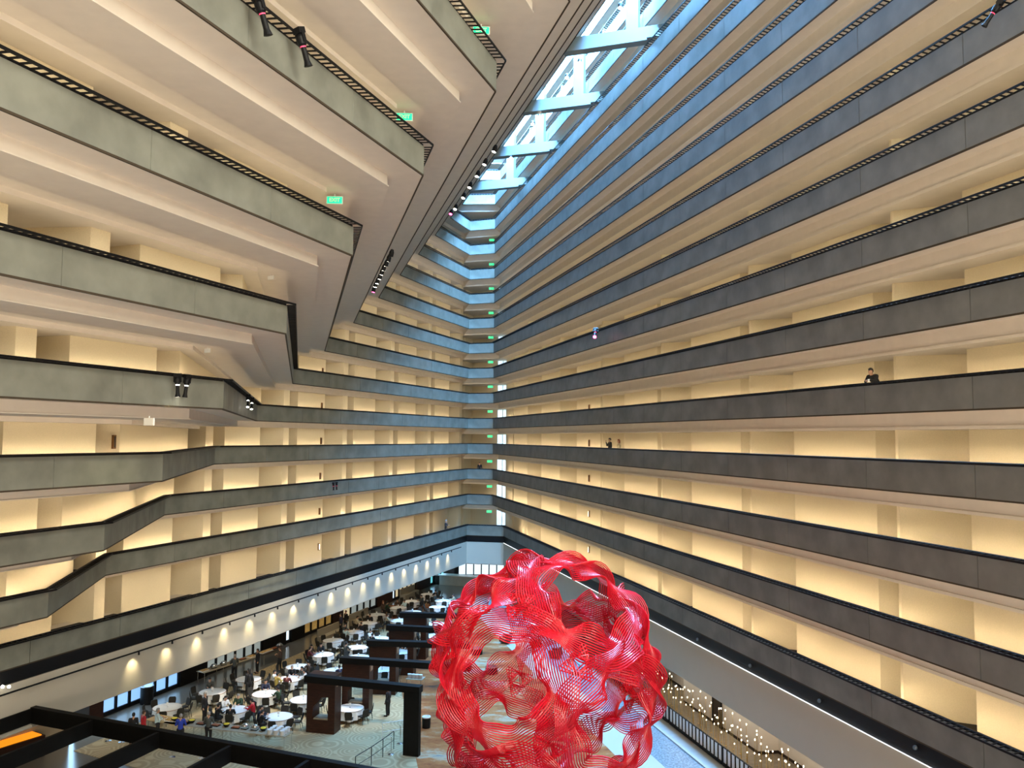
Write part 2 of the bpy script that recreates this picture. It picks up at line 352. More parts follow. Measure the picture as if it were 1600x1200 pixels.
# ================================================================== LOBBY SHELL
FT, FB = 5.95, 3.66
fp = PATHS[-3]
for nm, i0, i1 in (('right', 0, 1), ('end', 1, 2), ('left', 2, 3)):
    bm = bmesh.new(); sweep(bm, fp, [(.0, FB), (0, FT), (.3, FT), (.3, FB)], i0, i1); bmesh.ops.recalc_face_normals(bm, faces=bm.faces); obj('wall_' + nm, bm, 'fascia', kind='structure')
    bm = bmesh.new(); pp = PATHS[-3] if nm != 'left' else PATHS[-3]
    sweep(bm, pp, [(.04, FT+.02), (.04, P(-3)-1.19), (.6, P(-3)-1.19), (.6, FT+.02)], i0, i1); bmesh.ops.recalc_face_normals(bm, faces=bm.faces); obj('trim_1', bm, 'black', kind='structure')
    bm = bmesh.new(); sweep(bm, fp, [(.2, FB-.1), (.2, FB+.1), (9, FB+.1), (9, FB-.1)], i0, i1); bmesh.ops.recalc_face_normals(bm, faces=bm.faces); obj('ceiling', bm, 'plaster', kind='structure')
bm = bmesh.new(); sweep(bm, fp, [(-.03, FT-.0), (-.03, FT+.014), (.0, FT+.014), (.0, FT)], 0, 1); obj('trim_2', bm, 'ledline', kind='structure')
# floors
def slab(name, pts, z, m, th=.12):
    bm = bmesh.new(); hexa(bm, [(v.x, v.y, z-th) for v in pts]+[(v.x, v.y, z) for v in pts]); bmesh.ops.recalc_face_normals(bm, faces=bm.faces); return obj(name, bm, m, kind='structure')
slab('floor', [Vector((-60, -12)), Vector((45, -12)), Vector((45, 112)), Vector((-60, 112))], -.02, 'polished')
slab('floor', [pL(-37.3, 36), pR(7.6, 34), pR(10.2, 78), pL(-37.3, 84)], .0, 'tancarpet', .02)
slab('floor', [pR(5.6, 30), pR(17.0, 30), pR(17.0, 86), pR(8.6, 86)], .006, 'orangecarpet', .02)
slab('floor', [pR(18.95, 30), pR(20.0, 30), pR(20.0, 86), pR(18.95, 86)], .01, 'stone', .02)
slab('floor', [pR(17.0, 30), pR(18.95, 30), pR(18.95, 86), pR(17.0, 86)], .008, 'cream', .02)
slab('floor', [pR(18.95, 30), pR(20.9, 30), pR(20.9, 86), pR(18.95, 86)], .016, 'granite', .02)
slab('floor', [pR(20.9, 30), pR(21.95, 30), pR(21.95, 86), pR(20.9, 86)], .10, 'stone', .1)
slab('floor', [pR(21.95, 20), pR(27, 20), pR(27, 86), pR(21.95, 86)], .05, 'woodslat', .07)
# right hand lobby wall with zig-zag recesses, door and skirting
rw = [(12, 25.8), (30.5, 25.8), (30.7, 24.9), (36.4, 24.9), (36.6, 25.8), (41.3, 25.8), (41.4, 24.65), (50.5, 24.65), (50.8, 25.4), (53.5, 25.9), (70, 25.9), (88, 25.9)]
bm = bmesh.new(); wallstrip(bm, [pR(o, t) for t, o in rw], 0, 3.8); obj('wall_right', bm, 'plaster', kind='structure')
bm = bmesh.new(); wallstrip(bm, [pR(o-.02, t) for t, o in rw], 0.05, .22); obj('baseboard_right', bm, 'skirting', kind='structure')
pd = on(1121, 1128, nR, 24.62); td = tR(pd)
T = thing('door', 'dark brown door in the lower right lobby wall beside the candle lights', 'door', (*pR(24.6, td), .05)); T['kind'] = 'thing'
az = math.atan2(dR.y, dR.x)
T.rotation_euler = (0, 0, az)
bm = bmesh.new(); box(bm, (0, 0, 1.1), (.95, .05, 2.2)); obj('leaf', bm, 'skirting', T)
bm = bmesh.new(); box(bm, (-.52, 0, 1.12), (.08, .09, 2.25)); box(bm, (.52, 0, 1.12), (.08, .09, 2.25)); box(bm, (0, 0, 2.27), (1.12, .09, .08)); obj('frame', bm, 'black', T)
bm = bmesh.new(); cyl(bm, (-.36, .03, 1.0), (-.36, .09, 1.0), .02); cyl(bm, (-.36, .09, 1.0), (-.24, .09, 1.0), .014); obj('handle', bm, 'chrome', T)
# left hand lobby wall: glazed bays, walnut piers (plane 4.6 m behind the fascia)
OG = -40.13
def tg(x): return tL(on(x, 1000, nL, OG))
bays = [(100, 117, 'win_cyan'), (117, 140, 'greyp'), (140, 162, 'walnut'), (162, 280, 'win_blue'), (280, 322, 'blackwood'), (322, 408, 'win_dim'), (408, 444, 'blackwood'), (444, 452, 'win_white'), (452, 473, 'blackwood'),
        (473, 517, 'display_gold'), (517, 533, 'walnut'), (533, 546, 'win_warm'), (546, 586, 'win_dim'), (586, 610, 'walnut'), (610, 615, 'win_white'), (615, 627, 'win_warm'), (627, 647, 'win_warm'), (647, 669, 'walnut'), (669, 692, 'win_cyan'), (692, 714, 'blackwood')]
mat('greyp', (.06, .07, .09), .5)
nw = 1
for x0, x1, mm in bays:
    t0, t1 = tg(x0), tg(x1)
    if mm.startswith('win') or mm == 'display_gold':
        T = bpy.data.objects.new('window_%d' % (nw+1), None); COL.objects.link(T); T['kind'] = 'structure'; nw += 1
        n = max(1, round((t1-t0)/1.15)); bm = bmesh.new(); fr = bmesh.new()
        for j in range(n+1):
            q = pL(OG+.05, t0+(t1-t0)*j/n); box(fr, (q.x, q.y, 1.8), (.16, .12, 3.6), PI/2-PH_L)
        q = pL(OG+.05, (t0+t1)/2); box(fr, (q.x, q.y, .12), (t1-t0, .12, .24), PI/2-PH_L)
        q = pL(OG-.03, (t0+t1)/2); box(bm, (q.x, q.y, 1.85), (t1-t0-.05, .03, 3.4), PI/2-PH_L)
        obj('pane', bm, mm, T); obj('frame', fr, 'black', T)
        if mm in ('win_blue', 'win_cyan'):
            q = pL(OG+.3, (t0+t1)/2); area((q.x, q.y, 1.6), (nL.x, nL.y, -.1), t1-t0, 2.6, 60, (.4, .7, 1), 'daylight', (dL.x, dL.y, 0))
    else:
        q = pL(OG-.2, (t0+t1)/2); bm = bmesh.new(); box(bm, (0, 0, 1.85), (t1-t0, .8, 3.7)); o = obj('wall_left', bm, mm, kind='structure'); o.location = (q.x, q.y, 0); o.rotation_euler = (0, 0, PI/2-PH_L)
# end windows under the far fascia
ea = at(700, 905, 0).xy; 
T = bpy.data.objects.new('window_%d' % (nw+1), None); COL.objects.link(T); T['kind'] = 'structure'
bm = bmesh.new(); fr = bmesh.new(); A_, B_ = Vector((on(716, 900, Vector((0, 1)), 104).x, 104)), Vector((on(800, 900, Vector((0, 1)), 104).x, 104))
for j in range(8):
    q = A_.lerp(B_, j/7); box(fr, (q.x, q.y-.05, 1.6), (.14, .1, 3.2))
q = (A_+B_)/2; box(bm, (q.x, q.y+.02, 1.65), ((B_-A_).length, .04, 2.9)); obj('pane', bm, 'win_white', T); obj('frame', fr, 'black', T)
# corridor end windows seen at the far corner on every level
for k in range(-3, 8):
    c = CHR + n_*.15 + bk*.9; d = Vector((CHR.x*.0+1, 0))
    T = bpy.data.objects.new('window_%d' % (nw+2), None); COL.objects.link(T); T['kind'] = 'structure'
    T.location = (c.x, c.y, P(k)-1.05)
    bm = bmesh.new(); box(bm, (.05, 0, 1.05), (1.15, .03, 2.0)); obj('pane', bm, 'win_end', T)
    bm = bmesh.new(); box(bm, (.05, -.03, 1.05), (.09, .05, 2.0)); box(bm, (-.55, -.03, 1.05), (.05, .05, 2.0)); box(bm, (.65, -.03, 1.05), (.05, .05, 2.0)); obj('frame', bm, 'exitwhite', T)
# ================================================================== PEOPLE (a few poses, each part one continuous surface)
def solid(name, caps_, voxel=.013):
    """caps_: chains [(point, radius), ...] swept as tapered limbs and fused into one skin"""
    bm = bmesh.new()
    for ch in caps_:
        for (a, ra), (b, rb) in zip(ch, ch[1:]): cyl(bm, a, b, ra, rb, n=12)
        for a, ra in ch: bmesh.ops.create_uvsphere(bm, u_segments=12, v_segments=8, radius=ra, matrix=Matrix.Translation(a))
    me = bpy.data.meshes.new(name); bm.to_mesh(me); bm.free()
    o = bpy.data.objects.new(name, me); COL.objects.link(o); md = o.modifiers.new('r', 'REMESH'); md.mode = 'VOXEL'; md.voxel_size = voxel
    sm = o.modifiers.new('s', 'SMOOTH'); sm.iterations = 3; sm.factor = .5
    bpy.context.view_layer.update(); ev = o.evaluated_get(bpy.context.evaluated_depsgraph_get()); out = bpy.data.meshes.new_from_object(ev); out.name = name
    bpy.data.objects.remove(o); out.shade_smooth(); return out
V = Vector
def hand(w, d, side, palmn, grip=0.):
    """palm + five unequal bent fingers at wrist w pointing along d; palmn is the palm normal"""
    d = d.normalized(); palmn = (palmn - d*palmn.dot(d)).normalized(); x = d.cross(palmn)*side
    ch = [[(w, .026), (w+d*.05, .030), (w+d*.085+x*.0, .030)], [(w+d*.05+x*.018, .022), (w+d*.085+x*.024, .018)], [(w+d*.05-x*.018, .022), (w+d*.085-x*.024, .018)]]
    for f, (off, ln) in enumerate(((.033, .068), (.011, .078), (-.011, .073), (-.032, .056))):
        a = w+d*.085+x*off; m1 = a + (d*math.cos(grip+.2)+palmn*math.sin(grip+.2))*ln*.45
        m2 = m1 + (d*math.cos(2*grip+.5)+palmn*math.sin(2*grip+.5))*ln*.32; m3 = m2 + (d*math.cos(3*grip+.8)+palmn*math.sin(3*grip+.8))*ln*.25
        ch.append([(a, .0095), (m1, .0090), (m2, .0082), (m3, .0075)])
    a = w+d*.025+x*.028; b = a+d*.035+x*.025+palmn*.01; c = b+d*.030+x*.006+palmn*.02
    ch.append([(a, .013), (b, .0105), (c, .009)]); return ch
def figure(J):
    """J: joint dictionary"""
    ch = []; hd = J['head']; f = J['face']; u = J['up']; s = f.cross(u)
    ch += [[(hd+u*.035-f*.015, .088), (hd-u*.01+f*.0, .082), (hd-u*.075+f*.03, .052)], [(hd+f*.075-u*.02, .016), (hd+f*.098-u*.035, .015)], [(hd+s*.08-u*.01, .018), (hd+s*.082-u*.035, .014)], [(hd-s*.08-u*.01, .018), (hd-s*.082-u*.035, .014)],
           [(hd+f*.068+s*.028+u*.012, .016), (hd+f*.07+s*.028+u*.012, .016)], [(hd+f*.068-s*.028+u*.012, .016), (hd+f*.07-s*.028+u*.012, .016)], [(hd+f*.075-u*.07+s*.018, .012), (hd+f*.075-u*.07-s*.018, .012)]]
    nk = J['neck']; ch += [[(hd-u*.07, .055), (nk, .062)]]
    ch += [[(nk, .07), (J['chest'], .135), (J['waist'], .12), (J['pelvis'], .13)]]
    for sd in ('l', 'r'):
        ch += [[(nk-u*.03, .06), (J['sh'+sd], .058), (J['el'+sd], .040), (J['wr'+sd], .027)]]
        ch += [[(J['pelvis'], .11), (J['hip'+sd], .092), (J['kn'+sd], .058), (J['an'+sd], .040)], [(J['an'+sd], .042), (J['toe'+sd], .032)]]
        ch += hand(J['wr'+sd], J['hd'+sd], 1 if sd == 'r' else -1, J.get('pn'+sd, V((0, .2, -1))), J.get('grip', .3))
    return ch
def clothes(J):
    nk = J['neck']; u = J['up']
    top = [[(nk-u*.06, .085), (J['chest'], .155), (J['waist'], .14), (J['pelvis']+u*.02, .15)]]; tr = [[(J['pelvis'], .145), (J['pelvis']-u*.03, .14)]]
    for sd in ('l', 'r'):
        el, wr = J['el'+sd], J['wr'+sd]
        top += [[(nk-u*.05, .070), (J['sh'+sd], .070)]]
        top += [[(J['sh'+sd]*.5+J['chest']*.5+u*.05, .10), (J['sh'+sd], .075), (el, .055), (el.lerp(wr, .88), .040)]]
        tr += [[(J['pelvis'], .13), (J['hip'+sd], .112), (J['kn'+sd], .078), (J['an'+sd]+V((0, 0, .05)), .062)]]
    return top, tr
def hair_of(J, long_=0):
    hd, f, u = J['head'], J['face'], J['up']
    ch = [[(hd+u*.06-f*.02, .092), (hd+u*.02-f*.04, .088)], [(hd+u*.08+f*.03, .062), (hd+u*.07, .08)]]
    if long_: ch += [[(hd-f*.045, .085), (hd-u*.16-f*.06, .07), (hd-u*.26-f*.05, .045)]]
    return ch
def shoes_of(J):
    return [[(J['an'+s]-V((0, 0, .035)), .050), (J['toe'+s]-V((0, 0, .0)), .042)] for s in ('l', 'r')]
def base_pose():
    return dict(head=V((0, .02, 1.62)), face=V((0, 1, 0)), up=V((0, 0, 1)), neck=V((0, -.005, 1.47)), chest=V((0, 0, 1.27)), waist=V((0, 0, 1.09)), pelvis=V((0, 0, .96)),
        shl=V((-.185, 0, 1.41)), shr=V((.185, 0, 1.41)), ell=V((-.24, -.02, 1.13)), elr=V((.24, -.02, 1.13)), wrl=V((-.25, .06, .88)), wrr=V((.25, .06, .88)), hdl=V((0, .2, -1)), hdr=V((0, .2, -1)), pnl=V((1, 0, 0)), pnr=V((-1, 0, 0)),
        hipl=V((-.10, 0, .90)), hipr=V((.10, 0, .90)), knl=V((-.11, .02, .50)), knr=V((.11, .02, .50)), anl=V((-.12, 0, .09)), anr=V((.12, 0, .09)), toel=V((-.14, .17, .045)), toer=V((.14, .17, .045)))
POSES = {}
J = base_pose(); POSES['stand'] = J
J = base_pose(); J.update(elr=V((.26, .06, 1.14)), wrr=V((.12, .28, 1.20)), hdr=V((-.5, 1, .1)), ell=V((-.26, .06, 1.14)), wrl=V((-.12, .28, 1.18)), hdl=V((.5, 1, .1)), knl=V((-.11, .10, .50)), toel=V((-.13, .24, .045)), anl=V((-.12, .08, .09)), grip=.6); POSES['carry'] = J
J = base_pose()          # sitting on a 0.46 m seat, forearms on a table
for a_ in ('head', 'neck', 'chest', 'waist', 'pelvis', 'shl', 'shr'): J[a_] = J[a_] - V((0, 0, .40))
J['chest'] += V((0, .03, 0)); J['head'] += V((0, .09, -.01)); J['neck'] += V((0, .06, 0)); J['shl'] += V((0, .05, 0)); J['shr'] += V((0, .05, 0))
J.update(ell=V((-.25, .20, .80)), elr=V((.25, .20, .80)), wrl=V((-.14, .42, .83)), wrr=V((.16, .42, .83)), hdl=V((.5, 1, 0)), hdr=V((-.5, 1, 0)), pnl=V((0, 0, -1)), pnr=V((0, 0, -1)),
    hipl=V((-.10, .04, .55)), hipr=V((.10, .04, .55)), knl=V((-.12, .44, .52)), knr=V((.12, .44, .52)), anl=V((-.12, .42, .09)), anr=V((.12, .40, .09)), toel=V((-.13, .58, .045)), toer=V((.13, .56, .045))); POSES['sit'] = J
J = base_pose()          # leaning on a rail 1.07 m high in front, hands together holding a cup
J.update(pelvis=V((0, -.22, .93)), waist=V((0, -.14, 1.06)), chest=V((0, -.02, 1.20)), neck=V((0, .08, 1.37)), head=V((0, .16, 1.50)), shl=V((-.20, .06, 1.32)), shr=V((.20, .06, 1.32)), ell=V((-.27, .14, 1.12)), elr=V((.27, .14, 1.12)),
    wrl=V((-.08, .31, 1.14)), wrr=V((.09, .31, 1.14)), hdl=V((.8, .7, .1)), hdr=V((-.8, .7, .1)), pnl=V((0, -.3, -1)), pnr=V((0, -.3, -1)), hipl=V((-.10, -.22, .88)), hipr=V((.10, -.22, .88)), knl=V((-.11, -.17, .49)), knr=V((.11, -.05, .50)),
    anl=V((-.12, -.27, .09)), anr=V((.12, -.10, .09)), toel=V((-.14, -.10, .045)), toer=V((.14, .07, .045)), grip=.9); POSES['lean'] = J
J = base_pose()          # one hand raised to the face with a phone
J.update(elr=V((.26, .12, 1.20)), wrr=V((.10, .27, 1.48)), hdr=V((0, .1, 1)), pnr=V((0, -1, 0)), grip=.7); POSES['phone'] = J
MESH = {}
for nm, J in POSES.items():
    top, tr = clothes(J)
    MESH[nm] = (solid('body', figure(J), .0115), solid('top', top, .02), solid('trousers', tr, .02), solid('hair', hair_of(J), .016), solid('hair', hair_of(J, 1), .016), solid('shoes', shoes_of(J), .016))
MAIN = {}
def person(label, pose, loc, rz, top='c_black', tr='c_black', hair='hair_black', long_=0, skin='skin', group=None, sc=1.):
    T = thing('person', label, 'person', loc, rz, group); T.scale = (sc, sc, sc); ms = MESH[pose]
    for nm, me, mm in (('body', ms[0], skin), ('top', ms[1], top), ('trousers', ms[2], tr), ('hair', ms[4 if long_ else 3], hair), ('shoes', ms[5], 'c_black')):
        if not me.materials: me.materials.append(M[mm])
        o = bpy.data.objects.new(nm, me); COL.objects.link(o); o.parent = T; o.material_slots[0].link = 'OBJECT'; o.material_slots[0].material = M[mm]
    return T
def facing(v): return math.atan2(-v.x, v.y)
# people on the walkways
def on_R(x, y, k, s): p_ = on(x, y, nR, O_R+s); return (p_.x, p_.y, P(k)-1.05)
rzR = facing(-nR)
p_ = on_R(1365, 588, 1, .48); person('man in black jumper leaning on the right hand rail holding a white cup', 'lean', p_, rzR+.15, 'c_black', 'c_black', 'hair_black', sc=1.02)
bm = bmesh.new(); lathe(bm, [(.030, 0), (.040, .10), (.043, .11), (.041, .115)], 14); c_ = obj('paper_cup', bm, 'porcelain'); q = Vector((p_[0], p_[1])) - nR*.38 + dR*-.20; c_.location = (q.x, q.y, p_[2]+1.10); tag(c_, 'white paper cup held by the man leaning on the rail', 'cup')
person('person in a dark jacket raising a phone at the right hand rail', 'phone', on_R(953, 694, 0, .5), rzR, 'c_black', 'c_black', 'hair_black')
person('long haired person in a pale top beside the one raising a phone', 'stand', on_R(967, 694, 0, .55), rzR-.3, 'c_beige', 'c_navy', 'hair_red', 1, sc=.95)
q = CHL.lerp(CHR, .35) + bk*.35; person('tiny dark figure behind the far end balcony rail', 'stand', (q.x, q.y, P(-1)-1.05), PI, 'c_black', 'c_black', 'hair_black')
q = on(697, 815, nL, -34.6); person('dark clothed person at the far left rail beside a trolley', 'carry', (q.x, q.y, P(-3)-1.05), facing(nL), 'c_black', 'c_black', 'hair_grey')
# ================================================================== TABLES AND CHAIRS
def cloth_mesh(r=.82, h=.72, n=72):
    bm = bmesh.new(); rings = []
    for rr, z in ((0.02, h+.012), (r*.6, h+.012), (r, h+.010), (r*1.012, h-.01), (r*1.02, h-.18), (r*1.03, h-.36), (r*1.04, h-.52)):
        ring = []
        for j in range(n):
            a = 2*PI*j/n; fold = max(0, (h-z))/.52; w = 1 + fold*.06*math.sin(a*11) + fold*.03*math.sin(a*23+1); zz = z - (fold*.05*math.cos(4*a) if z < h-.3 else 0)
            ring.append(bm.verts.new((rr*w*math.cos(a), rr*w*math.sin(a), zz)))
        rings.append(ring)
    for A, B in zip(rings, rings[1:]):
        for j in range(n): bm.faces.new((A[j], B[j], B[(j+1) % n], A[(j+1) % n]))
    bm.faces.new(rings[0]); return bm
T0 = thing('round_table', 'x', 'table')
bm = bmesh.new(); lathe(bm, [(.84, .70), (.85, .705), (.85, .725), (.84, .73)], 40); obj('tabletop', bm, 'walnut_light', T0)
bm = bmesh.new(); lathe(bm, [(.05, .05), (.045, .3), (.06, .70)], 12)
obj('pedestal', bm, 'chairmetal', T0)
bm = bmesh.new()
for j in range(4): box(bm, (.22*math.cos(j*PI/2), .22*math.sin(j*PI/2), .03), (.44, .05, .05), j*PI/2)
obj('base', bm, 'chairmetal', T0)
CL0 = obj('tablecloth', cloth_mesh(), 'cloth', smooth=True)
CP0 = thing('centrepiece', 'x', 'centrepiece')
bm = bmesh.new(); lathe(bm, [(.05, 0), (.05, .02), (.012, .03), (.012, .12)], 12); obj('stand', bm, 'chrome', CP0)
bm = bmesh.new(); box(bm, (0, 0, .20), (.12, .01, .17)); obj('card', bm, 'porcelain', CP0)
CH0 = thing('banquet_chair', 'x', 'chair')
bm = bmesh.new(); box(bm, (0, 0, .445), (.44, .44, .07)); bmesh.ops.bevel(bm, geom=bm.edges, offset=.02, segments=2, affect='EDGES'); obj('seat', bm, 'chairfabric', CH0)
bm = bmesh.new(); nb = 6
for j in range(nb):
    a_, b_2 = j/nb, (j+1)/nb
def backz(u): return .50+.42*u
pr_ = []
vs = []
for u in (0, .25, .5, .75, .92, 1.0):
    w_ = .20 + .025*math.sin(u*PI*.8) - (.06 if u == 1 else .02 if u > .9 else 0); y_ = -.20 - .09*u - .015*math.sin(u*PI)
    vs.append([(-w_, y_, backz(u)), (w_, y_, backz(u)), (w_, y_-.045, backz(u)), (-w_, y_-.045, backz(u))])
rr = [[bm.verts.new(v) for v in r_] for r_ in vs]
for A, B in zip(rr, rr[1:]):
    for j in range(4): bm.faces.new((A[j], A[(j+1) % 4], B[(j+1) % 4], B[j]))
bm.faces.new(rr[0][::-1]); bm.faces.new(rr[-1]); bmesh.ops.recalc_face_normals(bm, faces=bm.faces); obj('backrest', bm, 'chairfabric', CH0)
for sx in (-1, 1):
    bm = bmesh.new(); cyl(bm, (sx*.18, .17, .42), (sx*.20, .20, .0), .016, .012, 6); obj('leg', bm, 'chairmetal', CH0)
    bm = bmesh.new(); cyl(bm, (sx*.17, -.20, .55), (sx*.17, -.20, .40), .015, .015, 6); cyl(bm, (sx*.17, -.20, .40), (sx*.20, -.27, .0), .016, .012, 6); obj('leg', bm, 'chairmetal', CH0)
first = {'t': True, 'c': True}
def table(x, y, desc, n=8, rot=0., occ=(), skip=(), d=.72):
    c = at(x, y, .76); c = V((c.x, c.y, 0.))
    t = T0 if first['t'] else dup(T0); cl = CL0 if first['t'] else dup(CL0); cp = CP0 if first['t'] else dup(CP0); first['t'] = False
    t.location = c; t['label'] = 'round banquet table ' + desc; t['group'] = 'round banquet tables'
    cl.location = c; tag(cl, 'white cloth draped on the table ' + desc, 'tablecloth', 'white tablecloths'); cl.rotation_euler.z = rot
    cp.location = c + V((0, 0, .735)); cp.rotation_euler.z = rot; cp['label'] = 'small card stand on the table ' + desc; cp['group'] = 'table centrepieces'
    for j in range(n):
        if j in skip: continue
        a = rot + 2*PI*j/n; rad = .82 + .28 + random.uniform(-.05, .10)
        px_, py_ = c.x + rad*math.cos(a), c.y + rad*math.sin(a); rz = a + PI/2 + random.uniform(-.15, .15)
        ch = CH0 if first['c'] else dup(CH0); first['c'] = False
        ch.location = (px_, py_, 0); ch.rotation_euler = (0, 0, rz); ch['label'] = 'dark banquet chair at the table ' + desc; ch['group'] = 'chairs at the table ' + desc
        ch['category'] = 'chair'
        for o_ in occ:
            if o_[0] == j:
                v = V((math.cos(a), math.sin(a))); person(o_[1] + ' at the table ' + desc, 'sit', (px_-v.x*.03, py_-v.y*.03, .0), rz, *o_[2:])
TB = [
 (261.5, 1104, 'by the blue lit windows, nearest the black beams', .2, ()),
 (332, 1080, 'near the dark pier left of the buffet', .5, ((2, 'person in a grey shirt', 'c_grey'),)),
 (366, 1108, 'where a person in red sits', .1, ((0, 'person in a bright red top', 'c_red'), (3, 'person in a white blouse', 'c_white', 'c_green'), (5, 'broad person in black', 'c_black'), (6, 'second person in black', 'c_black'), (2, 'grey haired person in green', 'c_green', 'c_black', 'hair_grey'))),
 (415, 1083, 'in the middle of the front rows', .3, ((7, 'person in dark green', 'c_green'), (2, 'person in a dark navy top', 'c_navy'))),
 (435, 1118.5, 'just behind the plate stacks', .0, ((5, 'person in black', 'c_black'), (4, 'dark haired person in navy', 'c_navy'))),
 (474, 1092, 'half hidden by the nearest walnut booth', .6, ()),
 (388, 1060, 'behind the large figure in black', .4, ((6, 'person in a dark grey top', 'c_grey'),)),
 (452, 1060, 'with the most diners around it', .1, ((2, 'balding man in black', 'c_black', 'c_black', 'hair_grey'), (0, 'person in a white shirt', 'c_white'), (4, 'person in white sleeves', 'c_white'), (5, 'person in mustard yellow', 'c_yellow'), (6, 'person in maroon', 'c_maroon'), (1, 'dark haired person in grey', 'c_grey'))),
 (465, 1041, 'behind the most crowded table', .2, ((7, 'person in a brown jacket', 'c_brown'),)),
 (504, 1022, 'with three diners on its left side', .35, ((3, 'person in a brown cardigan', 'c_brown'), (4, 'person in dark maroon', 'c_maroon'), (2, 'person in black', 'c_black'))),
 (520.5, 1000, 'standing alone beside the tan bench', .0, ()),
 (553, 987, 'where a pale blue shirt shows', .3, ((5, 'person in a pale blue shirt', 'c_pale'), (1, 'person in black', 'c_black'), (3, 'person in grey', 'c_grey'))),
 (558, 1011, 'with a grey jacket at its front', .1, ((5, 'person in a grey jacket', 'c_grey'),)),
 (524, 1047, 'behind the nearest walnut booth, left of the second', .5, ((6, 'person in navy', 'c_navy'),)),
 (560, 1026, 'partly behind the second booth', .1, ()),
 (547, 1105, 'right of the nearest walnut booth', .15, ()),
 (597, 1045, 'right of the second walnut booth', .3, ()),
 (625, 1018, 'right of the third walnut booth', .2, ((1, 'person in white', 'c_white'),)),
 (575, 973, 'with a diner in cream on its left', .0, ((4, 'person in a cream top', 'c_beige'), (2, 'person in black', 'c_black'))),
 (588.5, 960, 'behind the diners in cream', .4, ()),
 (622, 949, 'with a green top at its left', .2, ((4, 'person in a green top', 'c_green'), (2, 'long haired person in brown', 'c_brown', 'c_black', 'hair_brown', 1), (1, 'person in a blue shirt', 'c_pale'))),
 (643, 939, 'just beyond the green top', .1, ((0, 'person in a grey jumper', 'c_grey'),)),
 (644.5, 955.5, 'behind the farthest walnut booth', .3, ()),
 (670, 928, 'farthest of all, near the teal windows', .0, ((7, 'person in black', 'c_black'),)),
 (692, 938, 'at the far right, left of the red sculpture', .2, ((3, 'person in grey', 'c_grey'), (0, 'person in peach', 'c_beige'))),
 (684, 948, 'touching the red outline of the sculpture', .45, ()),
 (593, 997, 'left of the fourth walnut booth', .3, ((5, 'person in black', 'c_black'), (3, 'person in white', 'c_white'))),
 (624, 969, 'left of the farthest walnut booth', .1, ((4, 'person in a pale yellow top', 'c_beige'),)),
 (681, 974, 'right of the farthest walnut booth', .2, ((3, 'balding person in a cream shirt', 'c_beige', 'c_black', 'hair_grey'),)),
 (678, 993, 'right of the fourth walnut booth', .5, ()),
]
for x, y, d_, rot, occ in TB: table(x, y, d_, 8, rot, occ)
# standing people in the lobby: (x, y of the feet, pose, facing, clothes)
def stander(x, y, label, pose='stand', rz=0., top='c_black', tr='c_black', hair='hair_black', long_=0, skin='skin', z=0., sc=1.):
    c = at(x, y, z); person(label, pose, (c.x, c.y, z), rz, top, tr, hair, long_, skin, sc=sc)
stander(319, 1128, 'grey haired man in black standing between the two left tables', 'stand', -1.8, 'c_black', 'c_black', 'hair_grey')
stander(325, 1162, 'man in a dark grey jacket, seen from behind at the front buffet', 'carry', .1, 'c_grey', 'c_black', 'hair_grey')
stander(281, 1166, 'person in a bright blue jacket at the front buffet', 'carry', .2, 'c_blue', 'c_black', 'hair_grey')
stander(223, 1160, 'person in a red waistcoat near the buffet end', 'stand', -.8, 'c_red', 'c_black', 'hair_brown')
stander(207, 1164, 'dark haired person in black left of the red waistcoat', 'stand', .3, 'c_black', 'c_black', 'hair_black')
stander(245, 1156, 'person in a pale blue top bending over the buffet', 'carry', -1.0, 'c_pale', 'c_black', 'hair_grey')
stander(388, 1092, 'large figure in black walking between the round tables', 'stand', 1.0, 'c_black', 'c_black', 'hair_black', 1, sc=1.12)
stander(402, 1052, 'person in black walking along the dark rear buffet', 'stand', 2.2, 'c_black', 'c_black', 'hair_black')
stander(437, 1049, 'person in brown carrying a plate beside the rear buffet', 'carry', 1.4, 'c_brown', 'c_black', 'hair_brown')
stander(366, 1062, 'grey haired person in a grey shirt at the rear buffet', 'carry', .6, 'c_grey', 'c_black', 'hair_grey')
stander(606, 1119, 'waiter in black standing alone on the tan carpet', 'stand', 1.2, 'c_black', 'c_black', 'hair_black', 0, 'skin_dark')
stander(540, 985, 'person in a dark suit by the walnut pier', 'stand', 2.4, 'c_black', 'c_black', 'hair_black')
stander(532, 990, 'second dark suited person by the walnut pier', 'stand', 2.0, 'c_navy', 'c_black', 'hair_black')
stander(598, 968, 'person in brown standing before the walnut wall', 'stand', -2.0, 'c_brown', 'c_black', 'hair_red', 1)
# ---- buffet tables -----------------------------------------------
def buffet(x0, y0, x1, y1, label, w=.75, legm='linen_tan', z=.86, topm='linen_tan'):
    a, b = at(x0, y0, z), at(x1, y1, z); d = V((b.x-a.x, b.y-a.y, 0)); L = d.length; rz = math.atan2(d.y, d.x); c = (a+b)/2
    T = thing('buffet_table', label, 'buffet table', (c.x, c.y, 0), rz, 'buffet tables')
    bm = bmesh.new(); box(bm, (0, 0, z-.02), (L, w, .04)); obj('tabletop', bm, topm, T)
    n = max(2, int(L/1.6)+1)
    for j in range(n):
        for s_ in (-1, 1):
            bm = bmesh.new(); cyl(bm, (-L/2+.08+(L-.16)*j/(n-1), s_*(w/2-.06), 0), (-L/2+.08+(L-.16)*j/(n-1), s_*(w/2-.06), z-.04), .02, n=6); obj('leg', bm, 'chrome', T)
    return a, b, L, rz
def place(f, a, b, u, s, z, rz):
    q = a.lerp(b, u) + V((-math.sin(rz), math.cos(rz), 0))*s; o = f; o.location = (q.x, q.y, z); o.rotation_euler = (0, 0, rz+random.uniform(-.1, .1)); return o
